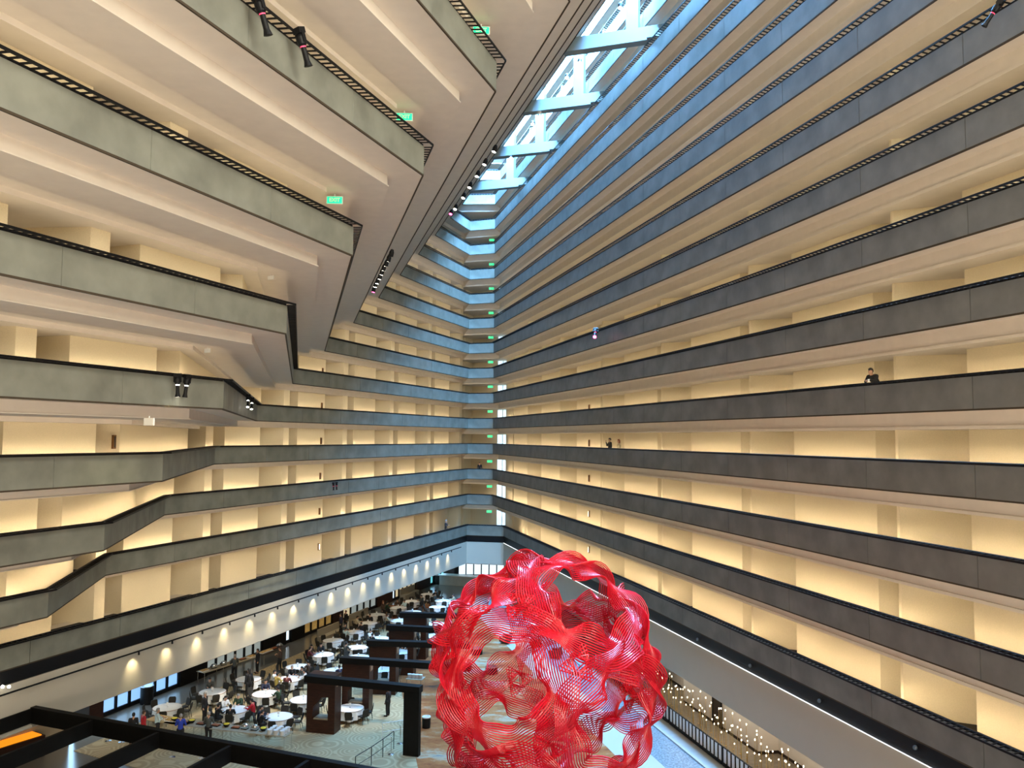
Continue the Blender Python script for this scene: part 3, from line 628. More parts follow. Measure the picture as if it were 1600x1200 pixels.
def mk(kind):
    if kind == 'bowl':
        T = thing('serving_bowl', 'x', 'bowl'); bm = bmesh.new(); lathe(bm, [(.10, 0), (.17, .10), (.20, .16), (.19, .165)], 18); obj('bowl', bm, 'black', T); bm = bmesh.new(); lathe(bm, [(.18, .15), (.15, .19), (.05, .21)], 18); obj('food', bm, 'yellowfood', T)
    elif kind == 'chafer':
        T = thing('chafing_dish', 'x', 'chafing dish'); bm = bmesh.new(); box(bm, (0, 0, .12), (.42, .30, .12)); obj('pan', bm, 'chrome', T)
        bm = bmesh.new(); lathe(bm, [(.19, .18), (.17, .25), (.08, .30), (.02, .31)], 16); obj('lid', bm, 'chrome', T); bm = bmesh.new(); box(bm, (0, 0, .02), (.36, .24, .04)); obj('base', bm, 'black', T)
    elif kind == 'tray':
        T = thing('food_tray', 'x', 'tray'); bm = bmesh.new(); box(bm, (0, 0, .02), (.50, .34, .04)); obj('tray', bm, 'black', T); bm = bmesh.new(); box(bm, (0, 0, .055), (.44, .28, .05)); bmesh.ops.bevel(bm, geom=bm.edges, offset=.02, segments=2, affect='EDGES'); obj('food', bm, 'food', T)
    elif kind == 'bread':
        T = thing('bread_platter', 'x', 'platter'); bm = bmesh.new(); box(bm, (0, 0, .015), (.62, .40, .03)); obj('board', bm, 'porcelain', T); bm = bmesh.new()
        for j in range(8): ball(bm, (-.22+.15*(j % 4), -.09+.18*(j//4), .06), .075, 1, .9, .7, 8)
        obj('bread', bm, 'bread', T)
    elif kind == 'plates':
        T = thing('plate_stack', 'x', 'plates'); bm = bmesh.new()
        pr = []
        for j in range(12): pr += [(.09, .001+j*.022), (.135, .014+j*.022), (.135, .018+j*.022), (.10, .019+j*.022)]
        lathe(bm, pr, 18); obj('plates', bm, 'porcelain', T)
    return T
PROT = {}
def item(kind, label, a, b, u, s, z, rz):
    o = dup(PROT[kind]) if kind in PROT else mk(kind); PROT.setdefault(kind, o); o['label'] = label; return place(o, a, b, u, s, z, rz)
a, b, L, rz = buffet(262, 1126, 452, 1147, 'long front buffet table with serving dishes, behind the black beams', .9)
for j, (u, kd, lb) in enumerate([(.02, 'bread', 'flat board of bread rolls at the far left end of the front buffet'), (.11, 'bread', 'second board of bread rolls on the front buffet'), (.20, 'bowl', 'bowl of yellow food beside the blue jacket on the front buffet'), (.28, 'tray', 'tray of food right of the blue jacket'), (.40, 'tray', 'tray of food before the dark grey jacket'),
        (.49, 'bowl', 'bowl of bright yellow food at the middle of the front buffet'), (.57, 'tray', 'tray of reddish food right of the middle yellow bowl'), (.64, 'chafer', 'left steel chafing dish on the front buffet'), (.72, 'chafer', 'right steel chafing dish on the front buffet'), (.79, 'bowl', 'bowl of bright yellow food left of the plate stacks')]):
    item(kd, lb, a, b, u, .05, .86, rz)
for j in range(9): o = item('plates', ('front row ' if j < 3 else 'middle row ' if j < 6 else 'back row ') + 'stack of white plates at the right end of the buffet, ' + ('left', 'centre', 'right')[j % 3], a, b, .865+.05*(j % 3), -.28+.28*(j//3), .86, rz)
a, b, L, rz = buffet(238, 1120, 296, 1131, 'short pale buffet table with yellow dishes beside the blue jacket', 1.0, topm='bread')
item('bread', 'bread platter on the short pale buffet', a, b, .25, 0, .86, rz); item('bowl', 'yellow dish on the short pale buffet', a, b, .6, 0, .86, rz); item('tray', 'tray on the right end of the short pale buffet', a, b, .85, 0, .86, rz)
a, b, L, rz = buffet(313, 1050, 400, 1024, 'rear buffet table along the windows with chafing dishes', .8)
for j, kd in enumerate(('bread', 'chafer', 'chafer', 'chafer', 'tray', 'bread')): item(kd, ['white bread platter at the left end of the rear buffet', 'leftmost chafing dish on the rear buffet', 'middle chafing dish on the rear buffet', 'third chafing dish on the rear buffet', 'dark food tray on the rear buffet', 'bread platter at the right end of the rear buffet'][j], a, b, .06+.17*j, 0, .86, rz)
a, b, L, rz = buffet(405, 1022, 444, 1008, 'dark buffet counter with bread by the black pier', .9, topm='skirting')
for j, kd in enumerate(('bread', 'bread', 'tray', 'chafer')): item(kd, ['left bread platter on the dark counter', 'right bread platter on the dark counter', 'food tray on the dark counter', 'steel dish at the far end of the dark counter'][j], a, b, .15+.22*j, 0, .86, rz)
a, b, L, rz = buffet(637, 1058, 662, 1060, 'small plate table left of the red sculpture', .8)
for j in range(4): item('plates', 'stack of white plates on the small table by the sculpture, ' + ('first', 'second', 'third', 'last')[j] + ' from left', a, b, .15+.23*j, -.1, .86, rz)
# ================================================================== WALNUT BOOTHS WITH BLACK PORTAL BEAMS
FR = [(478, 522, 1146, 475, 655, 1056, 1074, 1), (535, 577.5, 1032.5, 530, 668, 1027.5, 1036, 0), (577, 619, 1006, 572.5, 672, 1001, 1004, 0), (607.5, 646.5, 982, 603, 676, 977, 981, 0), (630, 666, 961.5, 624, 690, 957.5, 959, 0)]
BH = 3.3
NMB = ['nearest', 'second nearest', 'third', 'fourth', 'farthest']
for i, (x0, x1, yb, bx0, bx1, by0, by1, base) in enumerate(FR):
    if base: a, b = at(x0, 1144, 0), at(x1, 1148, 0)
    else: a, b = at(x0, yb, BH), at(x1, yb+1.5, BH)
    a = V((a.x, a.y, 0)); b = V((b.x, b.y, 0)); d = (b-a).normalized(); W = (b-a).length; n = V((-d.y, d.x, 0)); D = .9
    T = thing('walnut_booth', '%s dark walnut booth with a window opening, under a black beam' % NMB[i], 'booth', a, math.atan2(d.y, d.x), 'walnut booths')
    bm = bmesh.new(); hs = [(W*.22, .75), (W*.76, .75), (W*.76, 2.05), (W*.54, 2.05), (W*.22, 1.45)]; ou = [(0, 0), (W, 0), (W, BH), (W*.5, BH), (0, BH)]
    for y0_, y1_ in ((0, D),):
        vo = [[bm.verts.new((x, y, z)) for x, z in ou] for y in (0, D)]; vh = [[bm.verts.new((x, y, z)) for x, z in hs] for y in (0, D)]
        for s_ in (0, 1):
            for j in range(5): bm.faces.new((vo[s_][j], vo[s_][(j+1) % 5], vh[s_][(j+1) % 5], vh[s_][j]))
        for j in range(5):
            bm.faces.new((vo[0][j], vo[0][(j+1) % 5], vo[1][(j+1) % 5], vo[1][j])); bm.faces.new((vh[0][j], vh[0][(j+1) % 5], vh[1][(j+1) % 5], vh[1][j]))
    bmesh.ops.recalc_face_normals(bm, faces=bm.faces); obj('shell', bm, 'walnut', T)
    bm = bmesh.new(); box(bm, (W/2, -.02, BH-.03), (W*.96, .03, .05)); box(bm, (W+.01, .45, BH-.4), (.03, .5, .5)); obj('edge_trim', bm, 'walnut_light', T)
    bm = bmesh.new(); box(bm, (W*.49, D*.5, .79), (W*.5, D*.9, .06)); obj('sill', bm, 'linen_tan', T)
    a2, b2 = at(bx0, by0, BH+.38), at(bx1, by1, BH+.38); a2.z = b2.z = 0; b2 = b2 if i == 0 else b2 + (b2-a2).normalized()*(2.6 if i < 3 else 2); d2 = (b2-a2).normalized(); L = (b2-a2).length; rz = math.atan2(d2.y, d2.x)
    T2 = thing('portal_beam', '%s black portal beam spanning over the walnut booth' % NMB[i], 'beam', a2, rz, 'black portal beams')
    bm = bmesh.new(); box(bm, (L/2, .26, BH+.20), (L, .52, .36)); obj('beam', bm, 'blackwood', T2)
    if i: continue      # the right ends of the others are hidden behind the sculpture
    bm = bmesh.new(); box(bm, (L-.45, .16, (BH+.08)/2), (.9, .32, BH+.08)); obj('post', bm, 'blackwood', T2)
# ================================================================== BLACK PERGOLA AT THE BOTTOM LEFT
PZ = 4.6
a, b = at(0, 1092, PZ), at(600, 1201, PZ); d = (b-a).normalized(); A = a - d*2.2; B = b + d*8; L = (B-A).length; rz = math.atan2(d.y, d.x); d3 = V((d.x, d.y, 0)).normalized()
T = thing('pergola', 'black timber pergola of crossing beams in the bottom left foreground', 'pergola', (A.x, A.y, PZ), rz)
bm = bmesh.new(); box(bm, (L/2, -.15, -.36), (L, .3, .72)); obj('main_beam', bm, 'blackwood', T)
for j in range(-3, 9):
    q = pL(-33.5+3.85*j, 29.9); pt = V((q.x, q.y, 0)); # along the main beam
    u = (pt-V((A.x, A.y, 0))).dot(d3)
    if not 0 < u < L: continue
    dirv = V((-dL.x, -dL.y, 0)); ang = math.atan2(dirv.y, dirv.x) - rz
    bm = bmesh.new(); Lc = 9.; box(bm, (u+math.cos(ang)*Lc/2, math.sin(ang)*Lc/2, -.38), (Lc, .16, .66), ang); obj('cross_beam', bm, 'blackwood', T)
for u in (.5, L-.5):
    bm = bmesh.new(); box(bm, (u, -.15, -.72-(PZ-.72)/2), (.35, .3, PZ-.72)); obj('post', bm, 'blackwood', T)
# reception block with an orange lit top, below the pergola
c = at(8, 1160, 1.15); T = thing('orange_counter', 'dark counter with a glowing orange top at the bottom left corner', 'counter', (c.x, c.y, 0), PI/2-PH_L-.2)
bm = bmesh.new(); box(bm, (0, 0, .55), (3.6, 1.1, 1.1)); obj('body', bm, 'walnut', T); bm = bmesh.new(); box(bm, (0, 0, 1.13), (3.3, .9, .05)); obj('top', bm, 'orange_top', T)
c = at(48, 1140, 1.2); T = thing('grey_panel', 'low grey beige partition wall beside the orange counter', 'partition', (c.x, c.y, 0), PI/2-PH_L-.2)
bm = bmesh.new(); box(bm, (0, 0, .9), (4.2, .35, 1.8)); obj('panel', bm, 'linen_tan', T)
# waste bin before the windows
c = at(229, 1099, 0); T = thing('waste_bin', 'black cylindrical bin standing before the blue windows', 'bin', (c.x, c.y, 0)); bm = bmesh.new(); lathe(bm, [(.40, 0), (.40, 1.05), (.36, 1.08)], 20); obj('body', bm, 'black', T); bm = bmesh.new(); lathe(bm, [(.40, 1.08), (.40, 1.12), (.30, 1.13)], 20); obj('rim', bm, 'chrome', T)
c = at(666, 1137, 0); T = thing('waste_bin', 'small black bin with a pale rim left of the sculpture', 'bin', (c.x, c.y, 0)); bm = bmesh.new(); lathe(bm, [(.24, 0), (.26, .6)], 16); obj('body', bm, 'black', T); bm = bmesh.new(); lathe(bm, [(.26, .60), (.26, .66), (.16, .66), (.16, .62)], 16); obj('rim', bm, 'porcelain', T)
# tan benches along the wall
for x, y, lb in ((518, 990, 'tan upholstered bench behind the lone table'), (565, 966, 'tan upholstered bench beside the black pier'), (640, 927, 'tan upholstered bench under the warm windows')):
    c = at(x, y, .4); T = thing('bench', lb, 'bench', (c.x, c.y, 0), PI/2-PH_L, 'wall benches'); bm = bmesh.new(); box(bm, (0, 0, .25), (3.4, .7, .5)); obj('seat', bm, 'linen_tan', T); bm = bmesh.new(); box(bm, (0, .3, .6), (3.4, .12, .9)); obj('backrest', bm, 'linen_tan', T)
# ================================================================== STANCHIONS, RAMP RAILS
ST0 = None
for j, (x, y, lb) in enumerate([(169, 1158, 'left chrome stanchion post seen through the pergola'), (190, 1160, 'second chrome stanchion post seen through the pergola'), (269, 1183, 'chrome stanchion post on the tan carpet below the pergola'), (315, 1185, 'chrome post at the bottom edge under the pergola'), (625, 1162, 'far chrome stanchion post beside the ramp rail'), (611, 1179, 'near chrome stanchion post beside the ramp rail'), (461, 1198, 'chrome post cut by the bottom edge')]):
    c = at(x, y, 0)
    if ST0 is None:
        ST0 = thing('stanchion', lb, 'stanchion', (c.x, c.y, 0), 0, 'chrome stanchions'); bm = bmesh.new(); lathe(bm, [(.17, 0), (.17, .02), (.04, .05), (.03, .06)], 20); obj('base', bm, 'chrome', ST0); bm = bmesh.new(); cyl(bm, (0, 0, .05), (0, 0, .95), .025); obj('post', bm, 'chrome', ST0); bm = bmesh.new(); ball(bm, (0, 0, .97), .04); obj('finial', bm, 'chrome', ST0)
    else: dup(ST0, (c.x, c.y, 0), 0, lb)
def rail(pts, label, m='black', zs=(.0, .95), posts=True, r=.022):
    T = thing('ramp_rail', label, 'railing', pts[0]); o0 = V(pts[0])
    bm = bmesh.new(); tube(bm, [V(p_)-o0+V((0, 0, zs[1])) for p_ in pts], r, n=6); obj('handrail', bm, m, T)
    bm = bmesh.new(); tube(bm, [V(p_)-o0+V((0, 0, zs[1]*.5)) for p_ in pts], r*.7, n=6); obj('lower_rail', bm, m, T)
    for p_ in pts:
        q = V(p_)-o0; bm = bmesh.new(); cyl(bm, q, q+V((0, 0, zs[1])), r, n=6); obj('post', bm, m, T)
g0 = [at(615, 1170, 0), at(598, 1183, 0), at(580, 1196, 0), at(555, 1212, 0)]; rail([(p_.x, p_.y, 0) for p_ in g0], 'black ramp railing beside the tan carpet edge, running to the bottom edge', 'black')
g1 = [at(597, 1157, 0), at(628, 1152, 0), at(645, 1150, 0)]; rail([(p_.x, p_.y, 0) for p_ in g1], 'chrome handrail at the top of the ramp, in front of the black post', 'exitwhite')
# ================================================================== RIGHT SIDE: candle light field behind a railing
FR0 = 21.95
for j in range(4):
    t0, t1 = 34+j*6.5, 34+(j+1)*6.5-.1; a, b = pR(FR0, t0), pR(FR0, t1); c = (a+b)/2
    T = thing('balustrade', 'black balustrade with pale glass slats beside the granite strip, %s section' % ('nearest', 'second', 'third', 'farthest')[j], 'balustrade', (c.x, c.y, .05), az, 'balustrade sections')
    L = t1-t0; bm = bmesh.new(); box(bm, (0, 0, 1.0), (L, .06, .05)); obj('handrail', bm, 'black', T); bm = bmesh.new(); box(bm, (0, 0, .12), (L, .10, .22)); obj('base_rail', bm, 'black', T)
    bm = bmesh.new(); n = int(L/.42)
    for i in range(n+1): box(bm, (-L/2+L*i/n, 0, .5), (.04, .05, 1.0))
    obj('balusters', bm, 'black', T)
    bm = bmesh.new()
    for i in range(n): box(bm, (-L/2+L*(i+.5)/n, 0, .58), (L/n*.55, .012, .76))
    obj('slats', bm, 'porcelain', T)
W0 = None; cnt = 0
for i in range(30):
    for j in range(4):
        t = 35.0 + i*.62 + random.uniform(-.2, .2); o_ = 22.35 + j*.42 + random.uniform(-.14, .14); hgt = 1.25 + random.uniform(0, .7); q = pR(o_, t)
        if W0 is None:
            W0 = thing('light_stalk', 'thin gold stalk light in the glowing cluster behind the balustrade', 'light', (q.x, q.y, .05), 0, 'gold stalk lights behind the balustrade')
            bm = bmesh.new(); cyl(bm, (0, 0, 0), (0, 0, 1), .010, n=5); cyl(bm, (0, 0, 0), (0, 0, .012), .05, n=8); obj('stalk', bm, 'gold', W0)
            bm = bmesh.new(); ball(bm, (0, 0, 1.02), .034, 1, 1, .9, 8); obj('bulb', bm, 'bulb', W0); o = W0
        else: o = dup(W0, (q.x, q.y, .05), random.uniform(0, 6))
        o.scale = (1, 1, hgt)
area((*pR(24.0, 44), 3.5), (0, 0, -1), 16, .5, 200, (1, .88, .7), 'downlight', (dR.x, dR.y, 0))
for t in (37, 43.5, 52.5): q = pR(24.3, t); spot((q.x, q.y, 3.5), (q.x+.3, q.y, .5), 160, (1, .85, .62), 80)
# sconces on the room walls
def sconce(p_, n_, lit, lb, h=.55):
    T = thing('wall_sconce', lb, 'wall light', p_, math.atan2(n_.y, n_.x)-PI/2, 'wall sconces')
    bm = bmesh.new(); box(bm, (0, .05, 0), (.14, .10, h)); obj('housing', bm, 'doorwood', T)
    bm = bmesh.new(); box(bm, (0, .105, 0 if not lit else 0), (.09, .02, h*.8)); obj('diffuser', bm, 'sconce_lit' if lit else 'skirting', T)
LV = {-3: 'lowest', -2: 'second lowest', -1: 'third lowest', 0: 'fourth lowest', 1: 'fifth lowest', 2: 'sixth lowest'}
for k in (-3, -2, -1, 0, 1, 2):
    q = pL(O_L-1.6+.01, 59.9); sconce((q.x, q.y, P(k)-1.07+1.35), nL, k == -3, 'slim wall sconce on the left wall, %s walkway' % LV[k])
for k in (-3, -2, -1, 0, 1):
    q = pR(O_R+1.85-.01, 64.6); sconce((q.x, q.y, P(k)-1.07+1.35), -nR, k < -1, 'slim wall sconce on the right wall, %s walkway' % LV[k])
for k in (-2, 0):
    q = pL(wing_nL(k)-1.6+.01, 26.1 if k == 0 else 24.9); sconce((q.x, q.y, P(k)-1.07+1.45), nL, k == -2, 'slim wall sconce on the near left walkway, %s level' % LV[k])
q = on(1052, 1090, nR, 24.6); sconce((*pR(24.64, 52.2), 2.2), -nR, False, 'dark framed wall panel left of the brown lobby door', .9)
# room doors with brown frames in the left alcoves
dn = 1
for k in (-2, -1, 0, 1, 2):
    for m_ in range(2):
        t = 21.3+3.95 - (8.8 if m_ else 0); q = pL(wing_nL(k)-1.6-1.05, t+.04)
        if k in (-2, -1) and not m_: pass
        T = bpy.data.objects.new('door_%d' % dn, None); COL.objects.link(T); T['kind'] = 'structure'; dn += 1; T.location = (q.x, q.y, P(k)-1.06); T.rotation_euler = (0, 0, PI/2-PH_L+PI/2)
        bm = bmesh.new(); box(bm, (0, 0, 1.02), (1.0, .05, 2.04)); obj('leaf', bm, 'doorwood', T)
        bm = bmesh.new(); box(bm, (-.56, 0, 1.03), (.10, .10, 2.08)); box(bm, (.56, 0, 1.03), (.10, .10, 2.08)); obj('frame', bm, 'doorwood', T)
        bm = bmesh.new(); cyl(bm, (-.38, .03, 1), (-.38, .1, 1), .02); cyl(bm, (-.38, .09, 1), (-.25, .09, 1), .014); obj('handle', bm, 'chrome', T)
# ================================================================== EXIT SIGNS
tc_ = bpy.data.curves.new('t', 'FONT'); tc_.body = 'EXIT'; tc_.size = .20; tc_.align_x = 'CENTER'; tc_.align_y = 'CENTER'; tc_.extrude = .008; tc_.offset = .006
to = bpy.data.objects.new('t', tc_); COL.objects.link(to); bpy.context.view_layer.update(); EXITME = bpy.data.meshes.new_from_object(to.evaluated_get(bpy.context.evaluated_depsgraph_get())); bpy.data.objects.remove(to); EXITME.materials.clear(); EXITME.materials.append(M['exitwhite'])
def exit_sign(p_, rz, lb, green=True, s=1.):
    T = thing('exit_sign', lb, 'exit sign', p_, rz, 'exit signs'); T.scale = (s, s, s)
    bm = bmesh.new(); box(bm, (0, 0, 0), (.62, .06, .30)); box(bm, (0, 0, .19), (.04, .04, .1)); obj('housing', bm, 'exitwhite', T)
    bm = bmesh.new(); box(bm, (0, -.034, 0), (.56, .01, .25)); obj('face', bm, 'exitgreen' if green else 'exitwhite', T)
    if green: o = obj('lettering', EXITME, None, T); o.location = (0, -.045, 0); o.rotation_euler = (PI/2, 0, 0)
def free_at(x, y, dist): return V((0, 0, EYE)) + ray(x, y)*dist
def ceil_pt(x, y, k, dz=.18): return at(x, y, P(k+1)-1.83-dz)
for x, y, k, lb in ((523, 313, 3, 'green exit sign under the stepped ceiling at left centre'), (632, 183, 4, 'green exit sign near the second highest visible left corner'), (752, 48, 5, 'green exit sign seen through the top left rail grille')):
    c = at(x, y, P(k+1)-1.19-.45-.32); exit_sign(c, .05, lb)
for x, y, k, lb in ((423, 434, 2, 'small blank white sign box under the left ceiling, upper one'), (324, 548, 1, 'small blank white sign box under the left ceiling, middle one'), (233, 659, 0, 'small blank white sign box under the left ceiling, lower one')):
    c = at(x, y, P(k+1)-1.19-.45-.32); exit_sign(c, PH_L*-1-.2, lb, False, .5)
for k in range(-3, 9):
    q = CHL.lerp(CHR, .68) + bk*.55; exit_sign((q.x, q.y, P(k+1)-1.83-.26), 0, 'tiny green exit sign at the far end corner, ' + NAME_K[k] + ' level', True, 1.0)
# ================================================================== STAGE LIGHTS
def fixture(p_, target, lb, lens='lens_red', s=1., group='stage lights on the balcony rails'):
    """moving head lamp: yoke box, body, barrel with glowing lens"""
    T = thing('stage_light', lb, 'stage light', p_, 0, group); T.scale = (s, s, s)
    T.rotation_euler = (V(target)-V(p_)).to_track_quat('-Z', 'Y').to_euler()
    bm = bmesh.new(); box(bm, (0, 0, .02), (.30, .22, .16)); box(bm, (.15, 0, -.15), (.03, .10, .3)); box(bm, (-.15, 0, -.15), (.03, .10, .3)); obj('yoke', bm, 'black', T)
    bm = bmesh.new(); lathe(bm, [(.10, -.38), (.13, -.34), (.14, -.14), (.10, -.06), (.04, -.04)], 16); obj('body', bm, 'black', T)
    bm = bmesh.new(); lathe(bm, [(.125, -.95), (.085, -.80), (.075, -.42), (.09, -.38)], 16); obj('barrel', bm, 'black', T)
    bm = bmesh.new(); lathe(bm, [(.079, -.43), (.083, -.42), (.083, -.40), (.079, -.39)], 16); obj('indicator_ring', bm, 'lens_red' if lens != 'lens' else 'lens', T)
    bm = bmesh.new(); lathe(bm, [(.105, -.952), (.10, -.951)], 16); obj('lens', bm, 'black' if lens == 'lens_red' else lens, T)
SCU = free_at(851, 1052, 34.0)
def railpt(x, y, k, n, o): p_ = on(x, y, n, o); return V((p_.x, p_.y, P(k)-.1))
for x, k, lb in ((402, 4, 'black stage light hanging from the top left rail, left one'), (467, 4, 'black stage light hanging from the top left rail, right one')):
    y = 20 if x == 402 else 62; p_ = railpt(x, y, k, nL, wing_nL(k)+.5); fixture(p_, p_+V((.25, .3, -1)), lb, s=.95)
for x, lb in ((277, 'lit stage light on the mid left balcony, left one'), (293, 'lit stage light on the mid left balcony, right one')):
    p_ = railpt(x, 600, 1, nL, wing_nL(1)+.45); fixture(p_, p_+V((0 if x < 280 else -.15, .1, -1)), lb, 'lens', .8); 
    if x < 280: spot(p_+V((0, 0, -.85)), p_+V((-.35, .35, -3)), 260, (1, .92, .45), 110, .9)
for x, lb in ((388, 'lit stage light at the mid left balcony corner, left one'), (394, 'lit stage light at the mid left balcony corner, right one')):
    p_ = on(x, 634, nR, wing_nR(1)+.3); p_ = V((p_.x, p_.y, P(1)-.15)); fixture(p_, p_+V((.1, -.5, -1)), lb, 'lens', .7)
for x, lb in ((521, 'dark stage light on the far left third balcony, left one'), (526, 'dark stage light on the far left third balcony, right one')):
    p_ = on(x, 752, nL, O_L+.35); fixture(V((p_.x, p_.y, P(-1)-.2)), V((p_.x, p_.y, 0))+V((.6, -.3, 0)), lb, 'lens_red', .6)
p_ = on(931, 393, nR, O_R-.45); PK = V((p_.x, p_.y, P(3)-.05)); fixture(PK, SCU, 'stage light glowing pink on the right hand wall, upper centre', 'lens_pink', 1.2)
p_ = on(1562, 8, nR, O_R-.4); fixture(V((p_.x, p_.y, P(5)-.1)), SCU, 'stage light at the top right corner rail', 'lens_red', .8)
# rows of accent lamps hanging from the stepped soffits
def track_lamp(p_, lb, col, grp, s=1., tgt=None):
    T = thing('accent_lamp', lb, 'accent lamp', p_, 0, grp); T.scale = (s, s, s)
    T.rotation_euler = ((tgt or SCU)-V(p_)).to_track_quat('-Z', 'Y').to_euler()
    bm = bmesh.new(); lathe(bm, [(.10, -.30), (.10, -.12), (.06, 0), (.02, .02)], 12); obj('housing', bm, 'black', T)
    bm = bmesh.new(); lathe(bm, [(.085, -.302), (.08, -.301)], 12); obj('lens', bm, col, T)
R1 = [(775, 227), (760, 248), (748, 267), (736, 285), (726, 302), (713, 320), (706, 328)]
R2 = [(613, 390), (609, 398), (605, 406), (601, 413), (598, 420), (595, 427), (591, 434), (588, 440), (585, 448)]
ordn = ['first', 'second', 'third', 'fourth', 'fifth', 'sixth', 'seventh', 'eighth', 'ninth', 'tenth']
for i, (x, y) in enumerate(R1):
    p_ = on(x, y, nR, wing_nR(7)+.25); track_lamp(p_, '%s lamp from the top in the upper diagonal row, %s' % (ordn[i], 'pink' if i == 6 else 'warm white'), 'lens_pink' if i == 6 else 'lens', 'lamps in the upper diagonal row', 1.5, V((-12, 48, 0)))
for i, (x, y) in enumerate(R2):
    p_ = on(x, y, nR, wing_nR(4)+.25); track_lamp(p_, '%s lamp from the top in the lower diagonal row, %s' % (ordn[i], 'pink' if i == 8 else 'warm white'), 'lens_pink' if i == 8 else 'lens', 'lamps in the lower diagonal row', 1.25, V((-14, 52, 0)))
for i, (x, y) in enumerate([(970, 4), (906, 92), (886, 116), (843, 178), (832, 190), (798, 244)]):
    p_ = on(x, y, nR, wing_nR(10)+.2); track_lamp(p_, '%s white lamp from the top along the edge of the skylight gap' % ordn[i], 'lens', 'lamps along the skylight edge', 1.5)
# beams of these rows onto the dining floor, then separate spots on the sculpture
for i in range(9):
    x, y = [(265, 1110), (350, 1090), (400, 1100), (440, 1080), (480, 1120), (500, 1030), (560, 1010), (570, 1110), (640, 950)][i]
    g_ = at(x, y, 0); src = on(*R1[i % 7], nR, wing_nR(7)+.3) if i % 2 else on(*R2[i % 9], nR, wing_nR(4)+.3)
    spot(src, g_, 30000 if i % 2 else 16000, (1, .86, .64), 15, .8, .12)
spot(PK+V((-.6, 0, -.8)), SCU, 9000, (1, .35, .5), 22, .6, .15)
s_ = on(467, 62, nL, wing_nL(4)+.6); spot((s_.x+.5, s_.y-.3, P(4)-1), SCU, 9000, (1, .12, .2), 26, .6, .15)
spot((9, 12, P(5)-.3), SCU+V((0, 0, -1)), 4500, (1, .75, .78), 26, .6, .15)
spot((2, 55, P(7)), SCU, 9000, (1, .55, .65), 18, .6, .15)
# wall washer track along the left lobby fascia
LF = -33.5
a, b = pL(LF+.42, 14), pL(LF+.42, 81); c = (a+b)/2; o = bmesh.new(); box(o, (0, 0, 0), (67, .06, .07)); tr = obj('lighting_track', o, 'black'); tr.location = (c.x, c.y, 5.72); tr.rotation_euler = (0, 0, PI/2-PH_L); tag(tr, 'long black lighting track in front of the left lobby fascia', 'lighting track')
HD = None
tt = [35.95+2.5*i for i in range(18)]
for i, t in enumerate(tt + [14.5, 15.5]):
    q = pL(LF+.42, t); lb = '%s wall washer head on the left lobby track, counted from the near end' % (ordn+['eleventh', 'twelfth', 'thirteenth', 'fourteenth', 'fifteenth', 'sixteenth', 'seventeenth', 'eighteenth'])[i] if i < 18 else 'bright bare track head at the left edge, %s' % ('left one', 'right one')[i-18]
    if HD is None:
        HD = thing('track_head', lb, 'track light', (q.x, q.y, 5.68), -PH_L, 'wall washers on the left track'); bm = bmesh.new(); lathe(bm, [(.05, -.16), (.05, -.03), (.03, 0)], 10); obj('housing', bm, 'black', HD); bm = bmesh.new(); box(bm, (0, 0, .01), (.03, .03, .05)); obj('adapter', bm, 'black', HD)
    else: dup(HD, (q.x, q.y, 5.68), None, lb)
    if i < 18: spot((q.x, q.y, 5.50), (q.x-nL.x*.40, q.y-nL.y*.40, 4.75), 120, (1, .87, .52), 78, 1., .03)
for i, x in enumerate((4, 14)):
    p_ = on(x, 1073, nL, LF+.42); bm = bmesh.new(); ball(bm, (p_.x, p_.y, p_.z), .07); o = obj('bare_bulb', bm, 'lens'); tag(o, 'bright bare bulb at the left edge, ' + ('outer one', 'inner one')[i], 'bulb', 'bare bulbs')
# lobby ceiling glow over the aisle
for t in (40, 52, 64, 76): q = pL(-37.2, t); area((q.x, q.y, 3.4), (0, 0, -1), 9, .5, 60, WARM, 'downlight', (dL.x, dL.y, 0))
# small dome cameras on the black trim at right
for i, (x, y) in enumerate([(1090, 999), (1172, 1040), (1280, 1095), (1430, 1168)]):
    p_ = on(x, y, nR, O_R+.0); bm = bmesh.new(); ball(bm, (p_.x, p_.y, p_.z), .09, 1, 1, 1, 12); o = obj('dome_camera', bm, 'planterglass'); tag(o, 'small glass dome camera on the black trim at right, %s from the left' % ordn[i], 'camera', 'dome cameras')
# ================================================================== RED OPENWORK SCULPTURE (generic woven ball)
RS = 4.95
zc = (V((0, 0, EYE))-SCU).normalized(); xc = V((0, 0, 1)).cross(zc).normalized(); yc = zc.cross(xc)
def cv(v): return (xc*v[0] + yc*v[1] + zc*v[2]).normalized()
h1, h2, h3 = cv((-.35, -.07, .93)), cv((.39, .64, .66)), cv((.60, -.30, .74))
ph = (1+5**.5)/2; ico = [V(v).normalized() for v in [(0, 1, ph), (0, -1, ph), (0, 1, -ph), (0, -1, -ph), (1, ph, 0), (-1, ph, 0), (1, -ph, 0), (-1, -ph, 0), (ph, 0, 1), (-ph, 0, 1), (ph, 0, -1), (-ph, 0, -1)]]
def frame3(a, b):
    z = a.normalized(); x = (b - z*b.dot(z)).normalized(); return Matrix((x, z.cross(x), z)).transposed()
A_ = frame3(ico[0], ico[1]); B_ = frame3(h1, h2); ROT = B_ @ A_.transposed()
best = [ROT @ v for v in ico]
T = thing('woven_sculpture', 'giant red openwork ball sculpture of curved rods with round openings', 'sculpture', SCU)
